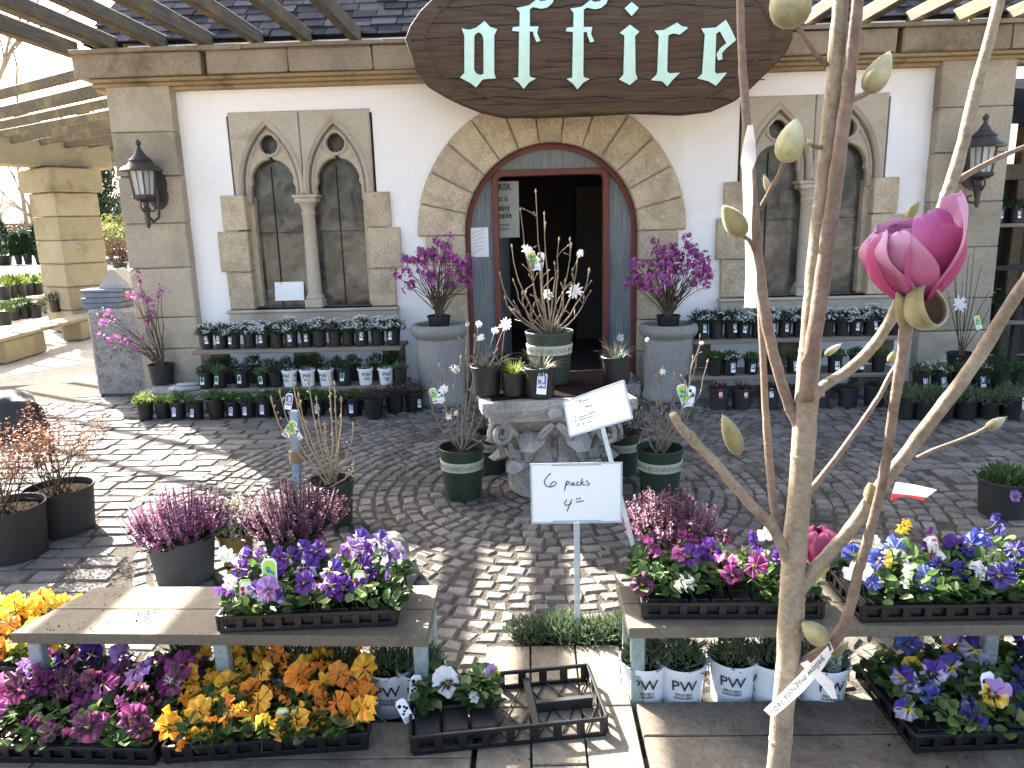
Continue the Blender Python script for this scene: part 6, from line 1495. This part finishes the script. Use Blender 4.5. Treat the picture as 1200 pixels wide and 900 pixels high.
mb = MB().cc(); q0 = PY(1060, 372, .728) + off; mb.tube([PY(1062, 380, .728) + off, q0, PY(1056, 355, .722) + off, PY(1051, 343, .722) + off], [7 * s_, 8.5 * s_, 6 * s_, 1.5 * s_], 10); mb.c = [(.29, .265, .125)] * len(mb.v); ob('bract', mb.mesh('bract2', M['bud'], True), mg)
# closed pink bud beside the trunk
B = PY(962, 664, .83) + off; fl = thing('x', None, None); fl.name = 'flower_bud'; fl.parent = mg; fl.location = B
ax = (PY(958, 598, .83) + off - B).normalized(); yv = Vector((0, -1, 0)); yv = (yv - ax * yv.dot(ax)).normalized(); xv = yv.cross(ax); xv = -xv if xv.x < 0 else xv; s_ = 1.15 * .83 / FPX
for k in range(6): petal(k * 1.05 + .4, (58 if k % 2 else 54) * s_, 34 * s_, .30, -.95, 0, (.58, .10, .29), (.62, .18, .38), key=k, wav=.0012)
mb = MB().cc(); mb.tube([PY(940, 690, .81) + off, PY(954, 676, .825) + off, PY(962, 664, .83) + off, PY(963, 652, .83) + off], [4 * s_, 5 * s_, 9 * s_, 8 * s_], 10); mb.c = [(.35, .36, .12)] * len(mb.v); ob('bract', mb.mesh('bract3', M['bud'], True), mg)
# paper and plastic tags on the sapling
def strip(edge_l, edge_r, Y, mk, name='ribbon', th=.0004, bow=.004):
    vs = []; n = len(edge_l)
    for i, (a, b) in enumerate(zip(edge_l, edge_r)):
        Yv = Y + bow * sin(i * 1.7); vs += [PY(*a, Yv) + off, PY(*b, Yv + bow * .5) + off]
    mb = MB(); mb._add(vs, [(2 * i, 2 * i + 1, 2 * i + 3, 2 * i + 2) for i in range(n - 1)]); o = ob(name, mb.mesh(name, M[mk]), mg); sm = o.modifiers.new('thick', 'SOLIDIFY'); sm.thickness = th; return o
strip([(876, 147), (871, 168), (868, 190), (870, 200), (871, 240), (873, 280), (874, 320), (872, 360)], [(882, 146), (885, 165), (886, 188), (881, 200), (882, 240), (885, 280), (887, 320), (886, 361)], .815, 'tagwhite')
strip([(970, 757), (958, 770), (944, 783), (928, 800), (912, 816), (895, 832)], [(974, 768), (966, 781), (954, 796), (938, 813), (921, 828), (905, 841)], .755, 'tagwhite', 'price_tag', bow=.001)
strip([(938, 778), (950, 790), (962, 803), (974, 818)], [(946, 774), (960, 785), (976, 800), (981, 819)], .765, 'tagwhite', 'price_tag', bow=.002)
me = setm(text_mesh('yellow magnolia 160-', .0098, .0001, shear=.35, align='LEFT', sx=.92), M['ink'])
def place_txt(me, px0, px1, Y):
    a, b = PY(*px0, Y) + off, PY(*px1, Y) + off; x = (b - a).normalized(); n_ = Vector((0, -1, 0)); n_ = (n_ - x * n_.dot(x)).normalized(); y = n_.cross(x); Mx = Matrix.Identity(4)
    for i in range(3): Mx[i][0], Mx[i][1], Mx[i][2], Mx[i][3] = x[i], y[i], n_[i], a[i]
    wd = max(v.co.x for v in me.vertices); k = (b - a).length / wd
    xform(me, Mx @ Matrix.Diagonal((k, k, 1, 1))); ob('lettering', me, mg)
place_txt(me, (964, 769), (903, 832), .7535)
mb = MB(); mb.tube([PY(968, 775, .80) + off, PY(966, 758, .79) + off, PY(972, 752, .78) + off, PY(976, 762, .765) + off, PY(966, 772, .754) + off], .0010, 6); ob('tag_loop', mb.mesh('loop', M['tagwhite']), mg)
strip([(1050, 565), (1072, 568), (1098, 574)], [(1046, 578), (1066, 580), (1086, 583)], .79, 'tagwhite', 'plant_tag', bow=.001)
strip([(1046, 579), (1062, 578), (1085, 580)], [(1044, 587), (1060, 581), (1082, 587)], .794, 'red', 'plant_tag', bow=.001)

# spilled potting soil, crumbs and dropped petals on the decks and tables
def litter(name, n, boxes, mk, s0, s1, label, cat):
    mb = MB().rr()
    for _ in range(n):
        x0, x1, y0, y1, z = random.choice(boxes); cxy = (U(x0, x1), U(y0, y1)); s__ = U(s0, s1)
        for _k in range(random.randint(1, 6)):
            mb.box((cxy[0] + random.gauss(0, .02), cxy[1] + random.gauss(0, .02), z + s__ * .2), (s__ * U(.5, 1.2), s__ * U(.4, 1), s__ * .45), 0, Matrix.Rotation(U(0, 3), 3, 'Z'), r=rnd())
    tag(ob(name, mb.mesh(name, M[mk])), label, cat, None, 'stuff')
litter('spilled_soil', 150, [(B_.x + .02, B_.x + 1.6, 1.35, 2.1, DZ), (A_.x + .02, B_.x - .02, 1.4, 2.35, DZ), (-2.2, A_.x - .05, 1.4, 2.1, DZ), (-1.7, -1.2, 2.16, 2.4, TZ), (B_.x + .7, B_.x + 1.1, 1.9, 2.1, DZ)], 'potsoil', .0015, .005, 'crumbs of dark potting soil spilled over the planks', 'soil')
mbp = MB().rr()
for _ in range(1500):
    x, y = U(-3.2, 3.2), U(2.6, 6.4); mbp.leaf((x, y, .006 + rnd() * .006), (U(-1, 1), U(-1, 1), U(-.1, .3)), (U(-.3, .3), U(-.3, .3), 1), U(.008, .022), U(.004, .010), .1, r=rnd())
tag(ob('leaf_litter', mbp.mesh('leaf_litter', M['leafbronze'])), 'bits of dead leaf scattered between the setts', 'leaf litter', None, 'stuff')
# ------------------------------------------------------------------ left side: benches of seedlings and what lies beyond
def bench(lab, pa, pb, z, wd, blocks):
    A, B = PZ(*pa, z), PZ(*pb, z); d_ = (B - A).normalized(); nn = Vector((-d_.y, d_.x, 0)); nn = nn if nn.y > 0 else -nn
    mb = MB(); mb.beam(A + nn * wd / 2 - Vector((0, 0, .025)), B + nn * wd / 2 - Vector((0, 0, .025)), wd, .05, .008)
    tag(ob('bench_plank', mb.mesh('bench_plank', M['yellowstone'])), lab, 'bench plank')
    for f, wdt, bl in blocks:
        c = A.lerp(B, f) + nn * wd / 2; mb = MB(); mb.box((c.x, c.y, (z - .051) / 2), (wdt, wd * .8, z - .052), .02, Matrix.Rotation(atan2(d_.y, d_.x), 3, 'Z')); tag(ob('stone_block', mb.mesh('stone_block', M['yellowstone'])), bl, 'block')
    return A, B, nn
A, B, nn = bench('front stone bench plank at the left with pots of greenery', (-60, 404, ), (107, 364), .34, .36, ((.28, .95, 'pale stone block under the cut-off left end of the front bench'), (.83, .95, 'pale stone block under the right end of the front bench, below the column')))
A2, B2, n2 = bench('rear stone bench plank at the left behind the front bench', (-60, 364), (88, 343), .34, .36, ((.25, .5, 'pale stone block under the left end of the rear bench'), (.85, .5, 'pale stone block under the right end of the rear bench')))
for i, (px, py) in enumerate(((3, 382), (14, 376), (26, 374), (40, 373), (64, 366), (75, 362), (86, 358), (97, 356))):
    p = PZ(px, py, .34); t = potted('bench_pot', f'black pot of greenery, {ORD[i]} from the left on the front stone bench', 'potted plant', (p.x, p.y + .05, .34), (.10, .08, .19, 'black'), 'pots on the front stone bench')
    ob('foliage', proto_tuft(300 + i % 4, .15, .14 if i != 3 else .05, .17, 'leaf' if i < 3 else 'leafdark', 260, .05, .014), t)
for i, (px, py) in enumerate(((4, 352), (12, 350), (22, 349), (32, 347), (43, 346), (53, 344), (66, 342))):
    p = PZ(px, py, .34); t = potted('bench_pot', f'black pot of light greenery, {ORD[i]} from the left on the rear stone bench', 'potted plant', (p.x, p.y + .05, .34), (.13, .10, .26, 'black'), 'pots on the rear stone bench')
    ob('foliage', proto_tuft(310 + i % 4, .19, .20, .24, 'leaf' if i % 2 else 'leaflime', 240, .08, .02), t)
# conifers in pots
def conifer(lab, px, pb, ptop, Y, wpx, group, potted_=True):
    b = PY(px, pb, Y); t = thing('potted_conifer', lab, 'potted conifer', (b.x, Y, 0), 0, group); H = PY(px, ptop, Y).z; R = wpx / 2 * Y / FPX
    hp = .0
    if potted_: hp = .45; ob('pot', pot_me(R * .75, R * .6, .5, 'black'), t)
    mb = MB().rr()
    for _ in range(900):
        h = rnd() ** 1.2; a = U(0, 6.28); r = R * (1 - h) ** .6 * U(.7, 1.05); mb.leaf((r * cos(a), r * sin(a), hp + (H - hp) * h), (cos(a), sin(a), U(.4, 1.4)), (cos(a), sin(a), .3), U(.15, .3), .09, .2, r=rnd())
    ob('foliage', mb.mesh('fol', M['conifer']), t)
for i, (px, pt, w_) in enumerate(((4, 259, 26), (22, 276, 11), (33, 275, 13), (49, 264, 20), (116, 268, 16))):
    conifer(('clipped conifer cut by the left picture edge', 'narrow little conifer, left one of the pair beyond the benches', 'narrow little conifer, right one of the pair beyond the benches', 'broad cone-shaped conifer beside the stone column', 'dark cone conifer between the column and the lantern pier')[i], px, 305, pt, 40, w_, 'potted conifers across the yard')
# big dark evergreen, hedges, bare trees
def crown(mb, c, R, n, L, W):
    for _ in range(n):
        o = Vector((U(-1, 1), U(-1, 1), U(-1, 1)));
        if o.length > 1: o.normalize()
        p = Vector(c) + Vector((o.x * R[0], o.y * R[1], o.z * R[2])); mb.leaf(p, (U(-1, 1), U(-1, 1), U(-.5, 1)), (U(-1, 1), U(-1, 1), U(-1, 1)), L * U(.6, 1.3), W, .2, r=rnd())
b = PY(122, 300, 46); t = thing('evergreen_tree', 'tall dark evergreen between the stone column and the lantern pier', 'tree', (b.x, 46, 0))
mb = MB(); mb.tube([(0, 0, 0), (0, 0, 4), (0, 0, 8)], [.3, .2, .05], 8); ob('trunk', mb.mesh('trunk', M['twigdark']), t)
mb = MB().rr()
for k in range(26):
    z = .8 + k * .30; r = 1.9 * (1 - z / 9.8) ** .7
    for _ in range(5): a = U(0, 6.28); crown(mb, (r * .7 * cos(a), r * .7 * sin(a), z), (r * .45, r * .45, .35), 70, .28, .12)
ob('crown', mb.mesh('crown', M['conifer']), t)
mb = MB().rr()
for i, (px, pt) in enumerate(((-30, 262), (-5, 258), (14, 262), (66, 268), (84, 262))):
    pass
def bush(lab, px, Y, R, n, mk, nm='bush', L=.22, W=.12):
    b = PY(px, 300, Y); t = thing(nm, lab, 'bush', (b.x, Y, 0)); mb = MB().rr()
    for _ in range(9): crown(mb, (U(-.6, .6) * R[0], U(-.5, .5) * R[1], R[2] * U(.35, .8)), (R[0] * .45, R[1] * .5, R[2] * .38), n // 9, L, W)
    ob('foliage', mb.mesh('fol', M[mk]), t)
    mb = MB(); [mb.tube([(U(-.2, .2), U(-.2, .2), 0), (U(-.6, .6) * R[0], 0, R[2] * .6)], [.03, .01], 5) for _ in range(5)]; ob('stem', mb.mesh('st', M['twigdark']), t)
bush('yellow-green flowering bush right of the stone column', 128, 38, (1.6, 1.0, 1.9), 1500, 'forsythia')
bush('second yellow-green bush close to the lantern pier', 142, 41, (1.3, 1.0, 2.3), 1300, 'forsythia')
bush('dull green hedge beyond the small conifers', 10, 55, (4.2, 1.2, 2.1), 2200, 'leafdark', 'hedge')
bush('dull green hedge left of the stone column', 62, 56, (3.5, 1.2, 2.0), 2000, 'leafdark', 'hedge')
bush('long low hedge far behind the lean-to and the yard', -60, 60, (6, 1.5, 2.4), 2200, 'leafdark', 'hedge')
def bare_tree(lab, base, H, seed, n0=5, depth=4, lean=(0, 0), r=.14):
    random.seed(seed); t = thing('bare_tree', lab, 'tree', base); mb = MB(); top = Vector((lean[0] * H * .4, lean[1] * H * .4, H * .4)); mb.tube([(0, 0, 0), top * .5 + Vector((.05, 0, 0)), top], [r, r * .85, r * .7], 9); ob('trunk', mb.mesh('trunk', M['twig']), t)
    mb = MB().rr(); tips = []
    for k in range(n0): a = 2 * pi * k / n0 + U(-.4, .4); twigs(mb, top * U(.75, 1), (cos(a) * .9 + lean[0], sin(a) * .9 + lean[1], U(.5, 1.3)), H * U(.3, .42), r * .45, depth, tips, kids=(2, 3), upb=.25, kink=.22, seg=5)
    ob('crown', mb.mesh('crown', M['twig']), t)
b = PY(44, 300, 44); bare_tree('leafless street tree behind the left conifers', (b.x, 44, 0), 8, 4)
b = PY(8, 300, 62); bare_tree('leafless tree in front of the red-roofed house', (b.x, 62, 0), 9, 8)
b = PY(-30, 330, 21); bare_tree('big leafless tree whose branches show above the left pergola', (b.x, 21, 0), 10.5, 12, 9, 4, (.05, 0), .22)
b = PY(120, 300, 52); bare_tree('leafless tree behind the tall evergreen', (b.x, 53, 0), 9, 21)
random.seed(99)
# house
b = PY(22, 290, 75); t = thing('brick_house', 'far red-roofed brick house beyond the yard at the left', 'house', (b.x, 75, 0))
mb = MB(); mb.box((0, 0, 1.3), (9.5, 7, 2.6)); ob('wall', mb.mesh('wall', M['brick']), t)
mb = MB(); mb._add([(-5.2, -4, 2.6), (5.2, -4, 2.6), (5.2, 4, 2.6), (-5.2, 4, 2.6), (-4.6, 0, 4.7), (4.6, 0, 4.7)], [(0, 1, 5, 4), (2, 3, 4, 5), (1, 2, 5), (3, 0, 4), (3, 2, 1, 0)]); ob('roof', mb.mesh('roof', M['redroof']), t)
for x in (-2.8, .6, 3.2):
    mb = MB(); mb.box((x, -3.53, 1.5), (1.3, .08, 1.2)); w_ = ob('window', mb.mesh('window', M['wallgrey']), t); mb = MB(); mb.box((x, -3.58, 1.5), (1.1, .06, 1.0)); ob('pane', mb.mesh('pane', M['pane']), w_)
mb = MB(); mb.box((-1.1, -3.53, 1.05), (1.0, .08, 2.1)); ob('door', mb.mesh('door', M['wallgrey']), t)
b = PY(95, 290, 85); t = thing('pale_house', 'pale sided house half hidden by the stone column', 'house', (b.x, 88, 0))
mb = MB(); mb.box((0, 0, 1.5), (9, 7, 3)); ob('wall', mb.mesh('wall', M['wallgrey']), t)
mb = MB(); mb._add([(-5, -4, 3), (5, -4, 3), (5, 4, 3), (-5, 4, 3), (-4.5, 0, 5.4), (4.5, 0, 5.4)], [(0, 1, 5, 4), (2, 3, 4, 5), (1, 2, 5), (3, 0, 4), (3, 2, 1, 0)]); ob('roof', mb.mesh('roof', M['slate']), t)
# utility pole and lines
b = PY(36, 290, 58); t = thing('utility_pole', 'grey wooden utility pole carrying wires behind the left trees', 'pole', (b.x, 58, 0))
mb = MB(); mb.tube([(0, 0, 0), (0, 0, 8.5)], [.16, .11], 8); ob('post', mb.mesh('pole', M['twig']), t)
mb = MB()
for z in (7.9, 6.4): mb.tube([(20 * k - 20, .5 * k, z - .05 * k * (4 - k)) for k in range(8)], .018, 4)
ob('wire', mb.mesh('wire', M['iron']), t)
# sales tables out in the sun
for lab, px, Y, top, hh in (('low dark sales table with a white top out in the sun beside the lantern pier', 132, 30, 'white', .55), ('long brown sales table out in the sun behind the white-topped one', 122, 34, 'shelfwood', .8)):
    b = PY(px, 300, Y); t = thing('sales_table', lab, 'table', (b.x, Y, 0)); mb = MB(); mb.box((0, 0, hh), (2.4, 1.0, .08), .01); ob('tabletop', mb.mesh('top', M[top]), t)
    for x in (-1, 1):
        for y in (-.35, .35): mb = MB(); mb.box((x, y, hh / 2 - .02), (.08, .08, hh - .042)); ob('leg', mb.mesh('leg', M['darkwood']), t)
b = PY(139, 298, 29); t = potted('red_leaf_shrub', 'dark red leafed shrub on the sunlit yard by the lantern pier', 'potted shrub', (b.x, 29, 0), (.28, .22, .4, 'black')); mb = MB().rr(); dome_leaves(mb, 500, .55, 1.0, .35, .16, .07, .7, inner=.1); ob('foliage', mb.mesh('fol', M['leafbronze']), t)
